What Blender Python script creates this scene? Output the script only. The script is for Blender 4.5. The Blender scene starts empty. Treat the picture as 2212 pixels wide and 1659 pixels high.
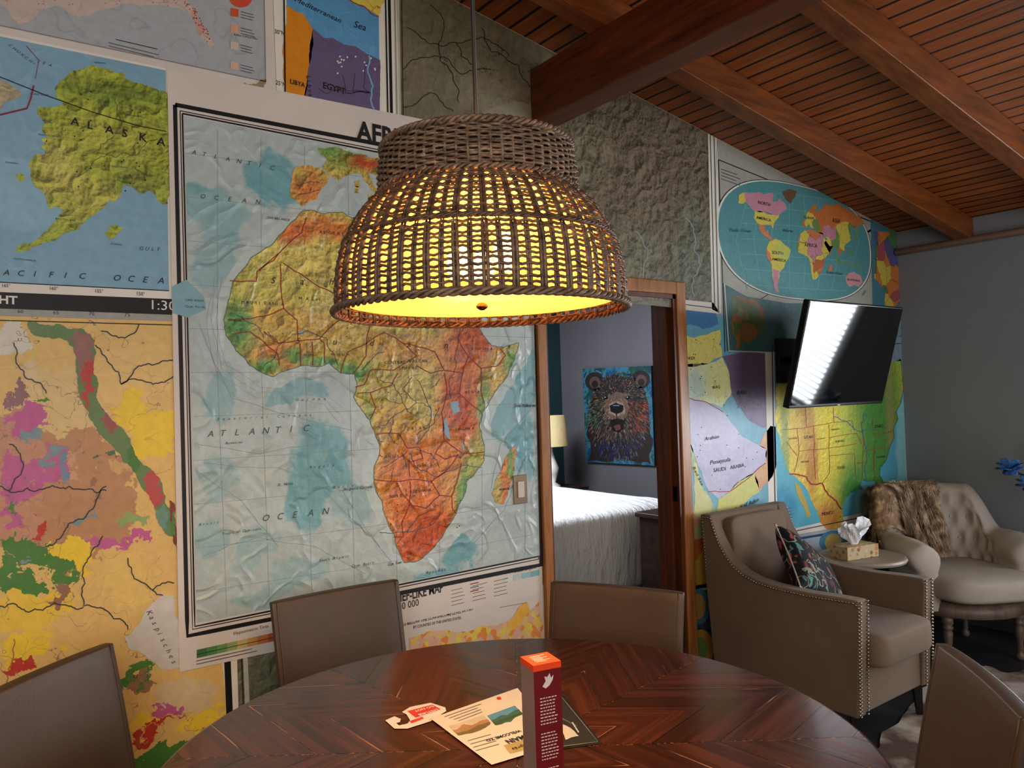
import bpy, math, random
from mathutils import Vector, Matrix, noise
random.seed(7)
C=bpy.context; COL=C.scene.collection
C.scene.view_settings.view_transform='Standard'
for lk in ('Medium High Contrast','Standard - Medium High Contrast'):
    try:
        C.scene.view_settings.look=lk; break
    except Exception: pass
# ---------------------------------------------------------------- survey of the photograph
F=1661.; CX,CY=1106.,829.5; H=1.45; D=2.5; XE=4.93
a=math.radians(36.2); p=0.0172; ro=0.032
FW=Vector((math.cos(p)*math.sin(a),math.cos(p)*math.cos(a),math.sin(p)))
R0=Vector((math.cos(a),-math.sin(a),0)); U0=R0.cross(FW)
RC=R0*math.cos(ro)-U0*math.sin(ro); UC=U0*math.cos(ro)+R0*math.sin(ro)
CAM=Vector((0,0,H))
def ray(x,y): return FW*F+RC*(x-CX)-UC*(y-CY)
def hit(x,y,n,o):
    r=ray(x,y); return CAM+r*((o-CAM).dot(n)/r.dot(n))
def zc(x): return 2.43+0.173*(XE-x)
def wallP(x,y,off=0.0):
    v=hit(x,y,Vector((0,-1,0)),Vector((0,D-off,0)))
    v.z=max(0.01,min(v.z,zc(v.x)-0.004)); return v
def tableP(x,y,off=0.0): return hit(x,y,Vector((0,0,1)),Vector((0,0,0.76+off)))
def floorP(x,y,off=0.0): return hit(x,y,Vector((0,0,1)),Vector((0,0,off)))
def eastP(x,y,off=0.0): return hit(x,y,Vector((-1,0,0)),Vector((XE-off,0,0)))
# ---------------------------------------------------------------- materials
def lin(c):
    return tuple(((v/255)/12.92 if v/255<=0.04045 else ((v/255+0.055)/1.055)**2.4) for v in c[:3])+(1,)
class NT:
    def __init__(s,name):
        s.m=bpy.data.materials.new(name); s.m.use_nodes=True; s.t=s.m.node_tree
        s.b=s.t.nodes['Principled BSDF']
    def n(s,typ,**k):
        x=s.t.nodes.new(typ)
        for a_,v in k.items(): setattr(x,a_,v)
        return x
    def l(s,o,i): s.t.links.new(o,i)
    def inp(s,i,v):
        if isinstance(v,bpy.types.NodeSocket): s.l(v,i)
        else: i.default_value=v
    def math(s,op,a_,b_=0.0,c_=None):
        x=s.n('ShaderNodeMath',operation=op); s.inp(x.inputs[0],a_); s.inp(x.inputs[1],b_)
        if c_ is not None: s.inp(x.inputs[2],c_)
        return x.outputs[0]
    def vm(s,op,a_,b_=(0,0,0)):
        x=s.n('ShaderNodeVectorMath',operation=op); s.inp(x.inputs[0],a_); s.inp(x.inputs[1],b_)
        return x.outputs['Value'] if op in('LENGTH','DISTANCE') else x.outputs[0]
    def noise(s,vec,scale,detail=4,rough=.55,col=False):
        x=s.n('ShaderNodeTexNoise'); s.inp(x.inputs['Vector'],vec); x.inputs['Scale'].default_value=scale
        x.inputs['Detail'].default_value=detail; x.inputs['Roughness'].default_value=rough
        return x.outputs['Color'] if col else x.outputs['Fac']
    def mix(s,f,a_,b_,mode='MIX'):
        x=s.n('ShaderNodeMixRGB',blend_type=mode); s.inp(x.inputs[0],f); s.inp(x.inputs[1],a_); s.inp(x.inputs[2],b_)
        return x.outputs[0]
    def mr(s,v,a_,b_,c_=0.,d_=1.,sm=False):
        x=s.n('ShaderNodeMapRange'); x.interpolation_type='SMOOTHSTEP' if sm else 'LINEAR'
        s.inp(x.inputs[0],v)
        for i,q in enumerate((a_,b_,c_,d_)): x.inputs[1+i].default_value=q
        return x.outputs[0]
    def ramp(s,f,stops,const=False):
        x=s.n('ShaderNodeValToRGB'); s.inp(x.inputs[0],f); r=x.color_ramp
        if const: r.interpolation='CONSTANT'
        while len(r.elements)<len(stops): r.elements.new(0.5)
        for e,(q,c) in zip(r.elements,stops): e.position=q; e.color=lin(c)
        return x.outputs[0]
    def pos(s): return s.n('ShaderNodeNewGeometry').outputs['Position']
    def obj(s): return s.n('ShaderNodeTexCoord').outputs['Object']
    def bump(s,h,st=.3,dist=.01):
        x=s.n('ShaderNodeBump'); x.inputs['Strength'].default_value=st; x.inputs['Distance'].default_value=dist
        s.inp(x.inputs['Height'],h); s.l(x.outputs[0],s.b.inputs['Normal'])
    def fin(s,col,rough=.5,**k):
        s.inp(s.b.inputs['Base Color'],col); s.inp(s.b.inputs['Roughness'],rough)
        for q,v in k.items(): s.b.inputs[q].default_value=v
        return s.m
_pc={}
def plain(c,rough=.5,var=.08,sc=30,bump=0,metal=0.,nm=None,**k):
    key=(tuple(c),rough,var,sc,bump,metal,nm)
    if key in _pc: return _pc[key]
    t=NT(nm or 'mat_%d_%d_%d'%tuple(c[:3])); o=t.obj(); nz=t.noise(o,sc,3)
    v=t.mr(nz,.3,.7,1-var,1+var)
    col=t.mix(1.,lin(c),v,'MULTIPLY')
    if bump: t.bump(nz,bump,.005)
    m=t.fin(col,rough,Metallic=metal,**k); _pc[key]=m; return m
def wood(name,c1,c2,scale=(1,12,12),rough=.4,sc=3,coat=0):
    t=NT(name); o=t.obj(); q=t.vm('MULTIPLY',o,scale); nz=t.noise(q,sc,7,.65); n2=t.noise(q,sc*6,3)
    f=t.math('ADD',t.math('MULTIPLY',nz,.75),t.math('MULTIPLY',n2,.25))
    col=t.ramp(f,[(.3,c1),(.68,c2)]); t.bump(f,.15,.004)
    return t.fin(col,rough,**({'Coat Weight':coat} if coat else {}))
def mapmat(name,base,blobs=(),warp=(9,.06),relief=None,net=None,rivers=None,soft=.12,cells=None,mott=.06,iso=None,wrk=.35):
    t=NT(name); P=t.pos()
    wn=t.noise(P,warp[0],6,.6,True)
    Q=t.vm('ADD',P,t.vm('MULTIPLY',t.vm('SUBTRACT',wn,(.5,.5,.5)),(warp[1]*2,0,warp[1]*2)))
    Q=t.vm('MULTIPLY',Q,(1,0,1))
    col=lin(base)
    if cells:
        v=t.n('ShaderNodeTexVoronoi'); t.l(Q,v.inputs['Vector']); v.inputs['Scale'].default_value=cells[0]
        sep=t.n('ShaderNodeSeparateColor'); t.l(v.outputs['Color'],sep.inputs[0])
        k=len(cells[1]); col=t.ramp(sep.outputs[0],[(i/k,c) for i,c in enumerate(cells[1])],True)
    for b in blobs:
        x,y,rx,ry,c=b if len(b)==5 else (b[0],b[1],b[2],b[2],b[3])
        c0=wallP(x,y); sx=abs(wallP(x+rx,y).x-wallP(x-rx,y).x)/2; sz=ry*sx/rx
        d=t.vm('LENGTH',t.vm('MULTIPLY',t.vm('SUBTRACT',Q,(c0.x,0,c0.z)),(1/sx,0,1/sz)))
        f=t.mr(d,1-soft,1+soft,1.,0.,True)
        col=t.mix(f,col,lin(c))
    if iso:
        nz=t.noise(P,iso[0],3); w=t.math('FRACT',t.math('MULTIPLY',nz,iso[1]))
        f=t.mr(t.math('ABSOLUTE',t.math('SUBTRACT',w,.5)),0,iso[2],1.,0.)
        col=t.mix(t.math('MULTIPLY',f,iso[4] if len(iso)>4 else .6),col,lin(iso[3]))
    if relief:
        wv=t.vm('ADD',P,t.vm('MULTIPLY',t.vm('SUBTRACT',t.noise(P,relief[0]*.6,3,.5,True),(.5,.5,.5)),(.9/relief[0],.9/relief[0],.9/relief[0])))
        wv=t.vm('ADD',wv,(3.13,7.7,1.9))
        def hgt_(vec):
            n_=t.noise(vec,relief[0],7,.52); r_=t.math('ABSOLUTE',t.math('SUBTRACT',n_,.5))
            return t.math('MULTIPLY',r_,-1.)
        dl=.05/relief[0]
        r=t.math('MULTIPLY',t.math('SUBTRACT',hgt_(wv),hgt_(t.vm('ADD',wv,(dl,0,-dl)))),relief[1]*4.2); r=t.math('ADD',r,1.)
        r=t.mr(r,.4,1.45,.4,1.45)
        col=t.mix(1.,col,r,'MULTIPLY')
    if net:
        v=t.n('ShaderNodeTexVoronoi',feature='DISTANCE_TO_EDGE'); t.l(Q,v.inputs['Vector']); v.inputs['Scale'].default_value=net[0]
        f=t.mr(v.outputs['Distance'],net[1]*.5,net[1],1.,0.); col=t.mix(t.math('MULTIPLY',f,.8),col,lin(net[2]))
    if rivers:
        nz=t.noise(P,rivers[0],5,.5)
        f=t.mr(t.math('ABSOLUTE',t.math('SUBTRACT',nz,.5)),rivers[1]*.5,rivers[1],1.,0.)
        col=t.mix(t.math('MULTIPLY',f,.75),col,lin(rivers[2]))
    mo=t.mr(t.noise(P,40,4),.3,.7,1-mott,1+mott); col=t.mix(1.,col,mo,'MULTIPLY')
    wr=t.noise(P,4.5,5,.5)
    if wrk>.5:
        cr=t.noise(t.vm('ADD',P,t.vm('MULTIPLY',t.noise(P,2.5,2,.5,True),(.5,.5,.5))),5,2,.5)
        cr=t.math('ABSOLUTE',t.math('SUBTRACT',cr,.5)); wr=t.math('ADD',wr,t.math('MULTIPLY',t.mr(cr,0,.05,1,0),.16))
    t.bump(wr,wrk,.03)
    return t.fin(col,.38 if wrk>.5 else .42)
# ---------------------------------------------------------------- mesh helpers
def mesh(name,vs,fs,mats,smooth=False,parent=None,mi=None,loc=None):
    me=bpy.data.meshes.new(name); me.from_pydata([tuple(v) for v in vs],[],fs)
    if not isinstance(mats,(list,tuple)): mats=[mats]
    for m in mats: me.materials.append(m)
    if mi: me.polygons.foreach_set('material_index',mi)
    if smooth: me.polygons.foreach_set('use_smooth',[True]*len(me.polygons))
    me.update(); ob=bpy.data.objects.new(name,me); COL.objects.link(ob)
    if parent: ob.parent=parent
    if loc: ob.location=loc
    return ob
def thing(ob,label,cat,group=None):
    ob['label']=label; ob['category']=cat
    if group: ob['group']=group
    return ob
def empty(name,loc,rz=0.,label=None,cat=None,group=None):
    e=bpy.data.objects.new(name,None); e.empty_display_size=.1; COL.objects.link(e)
    e.location=loc; e.rotation_euler=(0,0,rz)
    if label: thing(e,label,cat,group)
    return e
def struct(ob,label=None):
    ob['kind']='structure'
    if label: ob['label']=label
    return ob
def bevel(ob,w,seg=3):
    m=ob.modifiers.new('b','BEVEL'); m.width=w; m.segments=seg; m.limit_method='ANGLE'; m.angle_limit=.6
    ob.data.polygons.foreach_set('use_smooth',[True]*len(ob.data.polygons))
    w2=ob.modifiers.new('wn','WEIGHTED_NORMAL'); return ob
def boxd(x0,x1,y0,y1,z0,z1):
    v=[(x,y,z) for x in(x0,x1) for y in(y0,y1) for z in(z0,z1)]
    f=[(0,1,3,2),(4,6,7,5),(0,4,5,1),(2,3,7,6),(0,2,6,4),(1,5,7,3)]
    return v,f
def box(name,x0,x1,y0,y1,z0,z1,mat,bev=0,parent=None,seg=3):
    v,f=boxd(x0,x1,y0,y1,z0,z1); c=Vector(((x0+x1)/2,(y0+y1)/2,z0))
    ob=mesh(name,[Vector(q)-c for q in v],f,mat,parent=parent,loc=c)
    if bev: bevel(ob,bev,seg)
    return ob
def merge(parts):
    V=[];Fa=[]
    for v,f in parts:
        o=len(V); V+=list(v); Fa+=[tuple(i+o for i in q) for q in f]
    return V,Fa
def lathe(prof,n=32,sx=1,sy=1,z0=0):
    V=[];Fa=[]
    for r,z in prof:
        for i in range(n):
            t=2*math.pi*i/n; V.append((r*math.cos(t)*sx,r*math.sin(t)*sy,z+z0))
    for j in range(len(prof)-1):
        for i in range(n):
            k=(i+1)%n; Fa.append((j*n+i,j*n+k,(j+1)*n+k,(j+1)*n+i))
    if prof[0][0]>1e-5: Fa.append(tuple(range(n-1,-1,-1)))
    if prof[-1][0]>1e-5: Fa.append(tuple((len(prof)-1)*n+i for i in range(n)))
    return V,Fa
def sq(sx,sy,sz,e1=.4,e2=.4,n=32,m=20,off=(0,0,0)):
    g=lambda v,e: math.copysign(abs(v)**e,v)
    V=[];Fa=[]
    for j in range(m+1):
        ph=-math.pi/2+math.pi*j/m
        for i in range(n):
            t=2*math.pi*i/n
            V.append((sx*g(math.cos(ph),e1)*g(math.cos(t),e2)+off[0],sy*g(math.cos(ph),e1)*g(math.sin(t),e2)+off[1],sz*g(math.sin(ph),e1)+off[2]))
    for j in range(m):
        for i in range(n):
            k=(i+1)%n; Fa.append((j*n+i,j*n+k,(j+1)*n+k,(j+1)*n+i))
    return V,Fa
def tube(pts,r,n=8,closed=False,cap=True):
    pts=[Vector(q) for q in pts]; N=len(pts); V=[];Fa=[]
    for i,q in enumerate(pts):
        A=pts[(i-1)%N] if (closed or i>0) else q; B=pts[(i+1)%N] if (closed or i<N-1) else q
        t=(B-A).normalized(); up=Vector((0,0,1)) if abs(t.z)<.95 else Vector((0,1,0))
        nn=t.cross(up).normalized(); b=nn.cross(t); rr=r[i] if isinstance(r,(list,tuple)) else r
        for k in range(n):
            w=2*math.pi*k/n; V.append(q+nn*math.cos(w)*rr+b*math.sin(w)*rr)
    for i in range(N if closed else N-1):
        j=(i+1)%N
        for k in range(n):
            l=(k+1)%n; Fa.append((i*n+k,i*n+l,j*n+l,j*n+k))
    if cap and not closed: Fa+= [tuple(range(n-1,-1,-1)),tuple((N-1)*n+k for k in range(n))]
    return V,Fa
def studs(pts,r):
    base=sq(r,r,r,1,1,8,5); P=[]
    for q in pts: P.append(([Vector(v)+Vector(q) for v in base[0]],base[1]))
    return merge(P)
def studset(name,pts,r,mat,parent,maxn=100):
    Mw=Matrix.Translation(parent.location)@parent.rotation_euler.to_matrix().to_4x4()
    pts=sorted([Vector(q) for q in pts],key=lambda q:((Mw@q)-CAM).length)
    near,rest=pts[:maxn],pts[maxn:]
    v,f=sq(r,r,r,1,1,8,5); first=mesh(name,v,f,mat,True,parent,loc=near[0])
    for q in near[1:]:
        c=first.copy(); c.location=q; c.parent=parent; COL.objects.link(c)
    if rest:
        o=mesh(name+'_row',*studs(rest,r),mat,True,parent); o['kind']='stuff'
def extr(prof,x0,x1):
    n=len(prof); V=[(x0,y,z) for y,z in prof]+[(x1,y,z) for y,z in prof]
    Fa=[tuple(range(n)),tuple(range(2*n-1,n-1,-1))]+[(i,i+n,(i+1)%n+n,(i+1)%n) for i in range(n)]
    return V,Fa
def along(pts,step):
    pts=[Vector(q) for q in pts]; out=[]; acc=0
    for A,B in zip(pts,pts[1:]):
        L=(B-A).length; d=acc
        while d<L: out.append(A.lerp(B,d/L)); d+=step
        acc=d-L
    return out
# ---------------------------------------------------------------- printed sheets
_tc={}
def text2d(s,shear=0.,bold=0.):
    k=(s,shear,bold)
    if k in _tc: return _tc[k]
    cu=bpy.data.curves.new('t','FONT'); cu.body=s; cu.resolution_u=2; cu.shear=shear; cu.offset=bold
    ob=bpy.data.objects.new('t',cu); COL.objects.link(ob); C.view_layer.update()
    me=bpy.data.meshes.new_from_object(ob.evaluated_get(C.evaluated_depsgraph_get()))
    V=[(v.co.x,v.co.y) for v in me.vertices]; Fa=[tuple(q.vertices) for q in me.polygons]
    bpy.data.objects.remove(ob); bpy.data.curves.remove(cu); bpy.data.meshes.remove(me)
    _tc[k]=(V,Fa); return V,Fa
def jag(pts,amp,closed=True,seg=7):
    out=[]; n=len(pts)
    def rec(A,B):
        L=math.hypot(B[0]-A[0],B[1]-A[1])
        if L<seg: return
        o=random.uniform(-amp,amp)*L
        M=((A[0]+B[0])/2-(B[1]-A[1])/L*o,(A[1]+B[1])/2+(B[0]-A[0])/L*o)
        rec(A,M); out.append(M); rec(M,B)
    for i in range(n if closed else n-1):
        out.append(pts[i]); rec(pts[i],pts[(i+1)%n])
    if not closed: out.append(pts[-1])
    return out
class Sheet:
    def __init__(s,name,P=wallP,N=(0,-1,0),base=.002):
        s.name=name; s.P=P; s.N=Vector(N); s.base=base; s.V=[];s.F=[];s.M=[];s.mats=[]
    def mi(s,m):
        if m not in s.mats: s.mats.append(m)
        return s.mats.index(m)
    def poly(s,pts,m,lay=0,j=0.,seg=None):
        if isinstance(m,tuple): m=plain(m)
        q=jag(pts,j,True,seg or (6 if j else 45)); o=len(s.V); off=s.base+lay*.0004
        s.V+=[s.P(x,y,off) for x,y in q]; s.F.append(tuple(range(o,o+len(q)))); s.M.append(s.mi(m))
    def line(s,pts,w,m,lay=0,j=0.,closed=False):
        if isinstance(m,tuple): m=plain(m)
        q=jag(pts,j,closed,8 if j else 60)
        if closed: q.append(q[0])
        off=s.base+lay*.0004; n=len(q); o=len(s.V)
        for i,(x,y) in enumerate(q):
            A=q[max(i-1,0)];B=q[min(i+1,n-1)]; L=math.hypot(B[0]-A[0],B[1]-A[1]) or 1
            nx,ny=-(B[1]-A[1])/L*w/2,(B[0]-A[0])/L*w/2
            s.V+=[s.P(x+nx,y+ny,off),s.P(x-nx,y-ny,off)]
        for i in range(n-1): s.F.append((o+2*i,o+2*i+1,o+2*i+3,o+2*i+2)); s.M.append(s.mi(m))
    def ell(s,cx,cy,rx,ry,m,lay=0,n=40,e=1.,sl=0.):
        g=lambda v:math.copysign(abs(v)**e,v)
        s.poly([(cx+rx*g(math.cos(2*math.pi*i/n)),cy+ry*g(math.sin(2*math.pi*i/n))+sl*rx*g(math.cos(2*math.pi*i/n))) for i in range(n)],m,lay,0,500)
    def text(s,t,p0,p1,m=(40,35,35),lay=6,hs=1.,shear=0.,bold=0.):
        if isinstance(m,tuple): m=plain(m)
        V,Fa=text2d(t,shear,bold)
        if not V: return
        x0=min(v[0] for v in V); x1=max(v[0] for v in V); off=s.base+lay*.0004
        A=s.P(p0[0],p0[1],off);B=s.P(p1[0],p1[1],off); ex=(B-A)/(x1-x0); ey=s.N.cross(ex)*hs
        o=len(s.V); s.V+=[A+ex*(v[0]-x0)+ey*v[1] for v in V]
        for q in Fa: s.F.append(tuple(i+o for i in q)); s.M.append(s.mi(m))
    def spaced(s,t,p0,p1,h,m=(40,35,35),lay=6,shear=0.,bold=0.,curve=0.):
        n=len(t)
        for i,ch in enumerate(t):
            if ch==' ': continue
            f=i/(n-1); x=p0[0]+(p1[0]-p0[0])*f; y=p0[1]+(p1[1]-p0[1])*f-curve*4*f*(1-f)
            dx=p1[0]-p0[0];dy=p1[1]-p0[1];L=math.hypot(dx,dy)
            V,_=text2d(ch,shear,bold); w=(max(v[0] for v in V)-min(v[0] for v in V)); hh=.72
            W_=h/hh*w
            s.text(ch,(x,y),(x+dx/L*W_,y+dy/L*W_),m,lay,1.,shear,bold)
    def greek(s,x0,y0,x1,y1,n,gap,m=(90,85,85),lay=6,w=1.5):
        for i in range(n):
            k=random.uniform(.7,1); s.line([(x0,y0+i*gap),(x0+(x1-x0)*k,y0+(y1-y0)*k+i*gap)],w,m,lay)
    def done(s,label,cat):
        c=Vector((sum(v.x for v in s.V)/len(s.V),sum(v.y for v in s.V)/len(s.V),min(v.z for v in s.V)))
        ob=mesh(s.name,[v-c for v in s.V],s.F,s.mats,mi=s.M,loc=c)
        return thing(ob,label,cat)
INK=(38,34,36)
# ================================================================= ROOM SHELL
dL=wallP(1181,950).x; dR=wallP(1466,950).x; dT=wallP(1440,636).z
m_wall=plain((176,160,138),.7,.1,6,nm='paper_backing')
def wallpoly(pts,y0,y1):
    n=len(pts); V=[(x,y0,z) for x,z in pts]+[(x,y1,z) for x,z in pts]
    Fa=[tuple(range(n-1,-1,-1)),tuple(range(n,2*n))]+[(i,(i+1)%n,(i+1)%n+n,i+n) for i in range(n)]
    return V,Fa
X0=-1.6
parts=[wallpoly([(X0,0),(dL,0),(dL,zc(dL)),(X0,zc(X0))],D,D+.12),
       wallpoly([(dL,dT),(dR,dT),(dR,zc(dR)),(dL,zc(dL))],D,D+.12),
       wallpoly([(dR,0),(XE,0),(XE,zc(XE)),(dR,zc(dR))],D,D+.12)]
struct(mesh('wall_north',*merge(parts),m_wall),'map-covered wall with a doorway to the bedroom')
def greym(nm,c1,c2):
    t=NT(nm); P=t.pos(); nz=t.noise(P,120,3); t.bump(nz,.25,.003); return t.fin(t.mix(t.noise(P,2,3),lin(c1),lin(c2)),.6)
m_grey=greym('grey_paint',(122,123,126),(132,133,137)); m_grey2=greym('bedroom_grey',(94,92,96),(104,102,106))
wy0,wy1,wz0,wz1=.1,1.36,.75,2.05
ep=[boxd(XE,XE+.12,wy1,D+.06,0,zc(XE)+.02),boxd(XE,XE+.12,-1.5,wy0,0,zc(XE)+.02),boxd(XE,XE+.12,wy0,wy1,0,wz0),boxd(XE,XE+.12,wy0,wy1,wz1,zc(XE)+.02)]
struct(mesh('wall_east',*merge(ep),m_grey),'grey painted wall with a window')
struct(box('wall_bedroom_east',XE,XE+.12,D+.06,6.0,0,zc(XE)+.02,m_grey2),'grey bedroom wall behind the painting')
m_teal=plain((40,68,72),.6,.06,5,nm='teal_paint')
struct(box('wall_bedroom_north',1.0,XE,5.9,6.02,0,3.1,m_teal),'dark teal bedroom wall')
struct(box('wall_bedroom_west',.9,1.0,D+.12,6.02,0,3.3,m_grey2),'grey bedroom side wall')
t=NT('floor_dark'); P=t.pos()
m_floor=t.fin(t.ramp(t.noise(P,5,6),[(.3,(38,38,40)),(.7,(66,64,64))]),.45); 
struct(box('floor',X0,XE+.1,-1.6,6.02,-.08,0,m_floor),'dark grey floor')
t=NT('plank_ceiling'); P=t.pos(); sp=t.n('ShaderNodeSeparateXYZ'); t.l(P,sp.inputs[0])
q=t.math('DIVIDE',sp.outputs[0],.078); fl=t.math('FLOOR',q); fr=t.math('FRACT',q)
wn=t.n('ShaderNodeTexWhiteNoise',noise_dimensions='1D'); t.l(fl,wn.inputs['W'])
gr=t.noise(t.vm('MULTIPLY',P,(30,1.3,1)),2.2,6,.6)
f=t.math('ADD',t.math('MULTIPLY',gr,.82),t.math('MULTIPLY',wn.outputs[0],.18))
col=t.ramp(f,[(.2,(106,54,18)),(.75,(178,104,44))])
gap=t.mr(t.math('ABSOLUTE',t.math('SUBTRACT',fr,.5)),.41,.45)
col=t.mix(gap,col,lin((16,7,4))); t.bump(t.math('SUBTRACT',1.,gap),.8,.01)
m_ceil=t.fin(col,.5)
V=[(X0,-1.6,zc(X0)),(XE+.12,-1.6,zc(XE+.12)),(XE+.12,6.02,zc(XE+.12)),(X0,6.02,zc(X0))]
V+=[(x,y,z+.08) for x,y,z in V]
struct(mesh('ceiling',V,[(3,2,1,0),(4,5,6,7),(0,1,5,4),(1,2,6,5),(2,3,7,6),(3,0,4,7)],m_ceil),'sloped tongue-and-groove wooden plank ceiling')
m_beam=wood('beam_wood',(56,24,8),(116,56,22),(12,1,12),.4,3)
m_raft=wood('rafter_wood',(78,40,14),(146,84,36),(1,12,12),.45,3)
BX=1.97
def slant(y0,y1,x0,x1,dz):
    V=[];
    for x in(x0,x1):
        for y in(y0,y1): V+=[(x,y,zc(x)-dz),(x,y,zc(x)-.001)]
    return V,[(0,1,3,2),(4,6,7,5),(0,4,5,1),(2,3,7,6),(0,2,6,4),(1,5,7,3)]
ob=box('trim_1',BX,BX+.12,-1.6,D-.002,2.585,2.81,m_beam,.006); struct(ob,'large reddish-brown ceiling beam')
for i,y in enumerate((2.04,1.42,.80,.18,-.44)):
    V,Fa=slant(y,y+.09,X0,XE,.13); struct(bevel(mesh('trim_%d'%(i+2),V,Fa,m_raft),.004,2),'sloping brown wooden ceiling rafter')
m_pipe=plain((176,146,132),.4,.05,10,nm='pipe_paint')
struct(mesh('trim_8',*tube([(XE-.035,D-.01,2.295),(XE-.035,-1,2.295)],.021,12),m_pipe,True),'painted pipe along the grey wall')
struct(box('baseboard_east',XE-.015,XE,-1,D-.02,0,.1,plain((60,58,60),.5),.003),'dark grey baseboard')
m_cas=wood('casing_honey',(120,72,34),(176,120,68),(12,12,1),.35,3)
m_jamb=wood('jamb_red',(66,30,12),(112,60,28),(12,12,1),.4,3)
cw=.062
struct(box('trim_9',dR,dR+cw,D-.022,D,0,dT+cw,m_cas,.005),'honey wood door casing')
struct(box('trim_10',dL-.045,dL,D-.022,D,0,dT+cw,m_cas,.005),'narrow honey wood door casing')
struct(box('trim_11',dL,dR,D-.022,D,dT,dT+cw,m_cas,.005),'honey wood door head casing')
jp=[boxd(dR-.02,dR+.001,D-.012,D+.13,0,dT),boxd(dL-.001,dL+.012,D-.012,D+.13,0,dT),boxd(dL,dR,D-.012,D+.13,dT-.02,dT+.001),boxd(dR-.034,dR-.02,D+.03,D+.07,0,dT-.02)]
struct(mesh('door_1',*merge(jp),m_jamb),'reddish wood door frame lining of the open doorway')
ob=box('strike_plate',dR-.0225,dR-.02,D+.002,D+.026,.93,1.0,plain((20,20,22),.3,metal=.8,nm='black_metal'),.001)
thing(ob,'black metal strike plate on the wooden door frame','latch plate')
# ================================================================= MAPS
PAP=plain((200,190,180),.5,.05,8,nm='map_paper')
WH=plain((214,206,194),.5,.03,8,nm='map_white')
BK=plain((24,22,24),.5,.05,8,nm='map_black')
RED=plain((160,48,38),.5,.05,8,nm='map_red')
# --- pale US map, top left
s=Sheet('wall_map',base=.002)
s.poly([(-70,-140),(584,-140),(597,198),(-70,58)],PAP,0)
s.poly([(-70,-140),(568,-140),(574,176),(-70,40)],mapmat('us_sea',(164,166,168),iso=(3,6,.05,(144,146,152))),1)
s.poly([(-70,-140),(480,-140),(400,-40),(405,5),(430,45),(448,70),(464,98),(452,106),(438,85),(424,55),(408,28),(385,18),(345,10),(300,14),(262,8),(222,22),(190,36),(152,30),(118,12),(88,22),(66,44),(40,52),(15,20),(-70,-20)],mapmat('us_land',(190,172,162),blobs=[(430,50,20,40,(190,150,140))],net=(9,.01,(164,140,134))),2,.12)
for i in range(40):
    k=random.random(); x=405+50*k+random.uniform(-7,7); y=5+85*k+random.uniform(-6,6); s.ell(x,y,1.3,1.3,RED,3,8)
for i in range(60):
    s.ell(random.uniform(0,400),random.uniform(-30,12),1.1,1.1,RED,3,8)
s.ell(520,-6,25,22,(196,84,56),4)
for y,c in ((25,(196,84,56)),(60,(204,154,126)),(97,(198,178,162)),(140,(204,168,142))):
    s.poly([(498,y-8),(515,y-5),(515,y+12),(498,y+9)],c,4); s.greek(520,y,552,y+8,3,6,w=1.3)
s.text('RURAL POPULATION',(506,76),(556,86),INK,4,1.); 
s.greek(235,92,350,120,2,7,w=1.3); s.line([(250,85),(340,106)],1.5,BK,4)
s.line([(-70,40),(574,176),(568,-140)],2.5,(140,130,130),3)
s.poly([(530,178),(575,172),(570,188),(548,196),(520,190)],(150,130,100),3,.2)
s.done('pale printed map of the American south with red dots','wall map')
# --- Egypt
s=Sheet('wall_map',base=.0025)
s.poly([(585,-140),(854,-140),(862,262),(598,206)],WH,0)
s.poly([(617,-140),(816,-140),(821,250),(622,210)],mapmat('med',(96,148,184),iso=(6,5,.06,(114,166,194))),1)
s.poly([(618,12),(638,24),(655,30),(676,62),(668,140),(656,217),(622,210)],mapmat('libya',(204,134,38)),2,.06)
s.poly([(676,62),(700,82),(720,82),(742,96),(768,100),(792,116),(821,130),(821,250),(656,217),(668,140)],mapmat('egypt',(108,94,122),iso=(5,5,.05,(90,78,104))),2,.04)
s.poly([(744,-140),(816,-140),(818,34),(800,24),(780,10),(760,4),(748,-10)],mapmat('turkey',(206,190,90),net=(12,.02,(190,60,50))),2,.1)
s.line([(748,-6),(764,6),(782,12),(800,28),(818,36)],2,RED,3,.1)
s.line([(797,120),(794,150),(806,186),(802,210),(812,248)],3.5,(120,160,190),3,.1)
for i in range(5): s.line([(688+i*26,180-i*9+random.uniform(-14,14)),(705+i*20,190+random.uniform(-20,20)),(800,200)],1.2,(60,50,70),3,.12)
for i in range(16): s.ell(random.uniform(720,812),random.uniform(115,160),2,2,(220,210,205),4,8)
s.text('Mediterranean',(636,2),(736,50),INK,5,.9,.3); s.text('Sea',(764,58),(790,67),INK,5,1,.3)
s.text('LIBYA',(627,180),(659,189),INK,5,1.1,0,.02); s.text('EGYPT',(698,190),(746,204),INK,5,1.1,0,.02)
s.text('30°N',(594,72),(615,77),INK,5,1.3); s.text('25°N',(596,182),(617,188),INK,5,1.3)
s.spaced('Libyan',(662,164),(668,212),10,INK,5)
for x in (612,830,838,850): s.line([(x,-140),(x+ (4 if x<700 else 8),205 if x<700 else 255)],3.2 if x!=838 else 6,BK if x!=850 else (150,145,130),4)
s.done('colourful political map of Libya and Egypt pasted on the wall','wall map')
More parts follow.
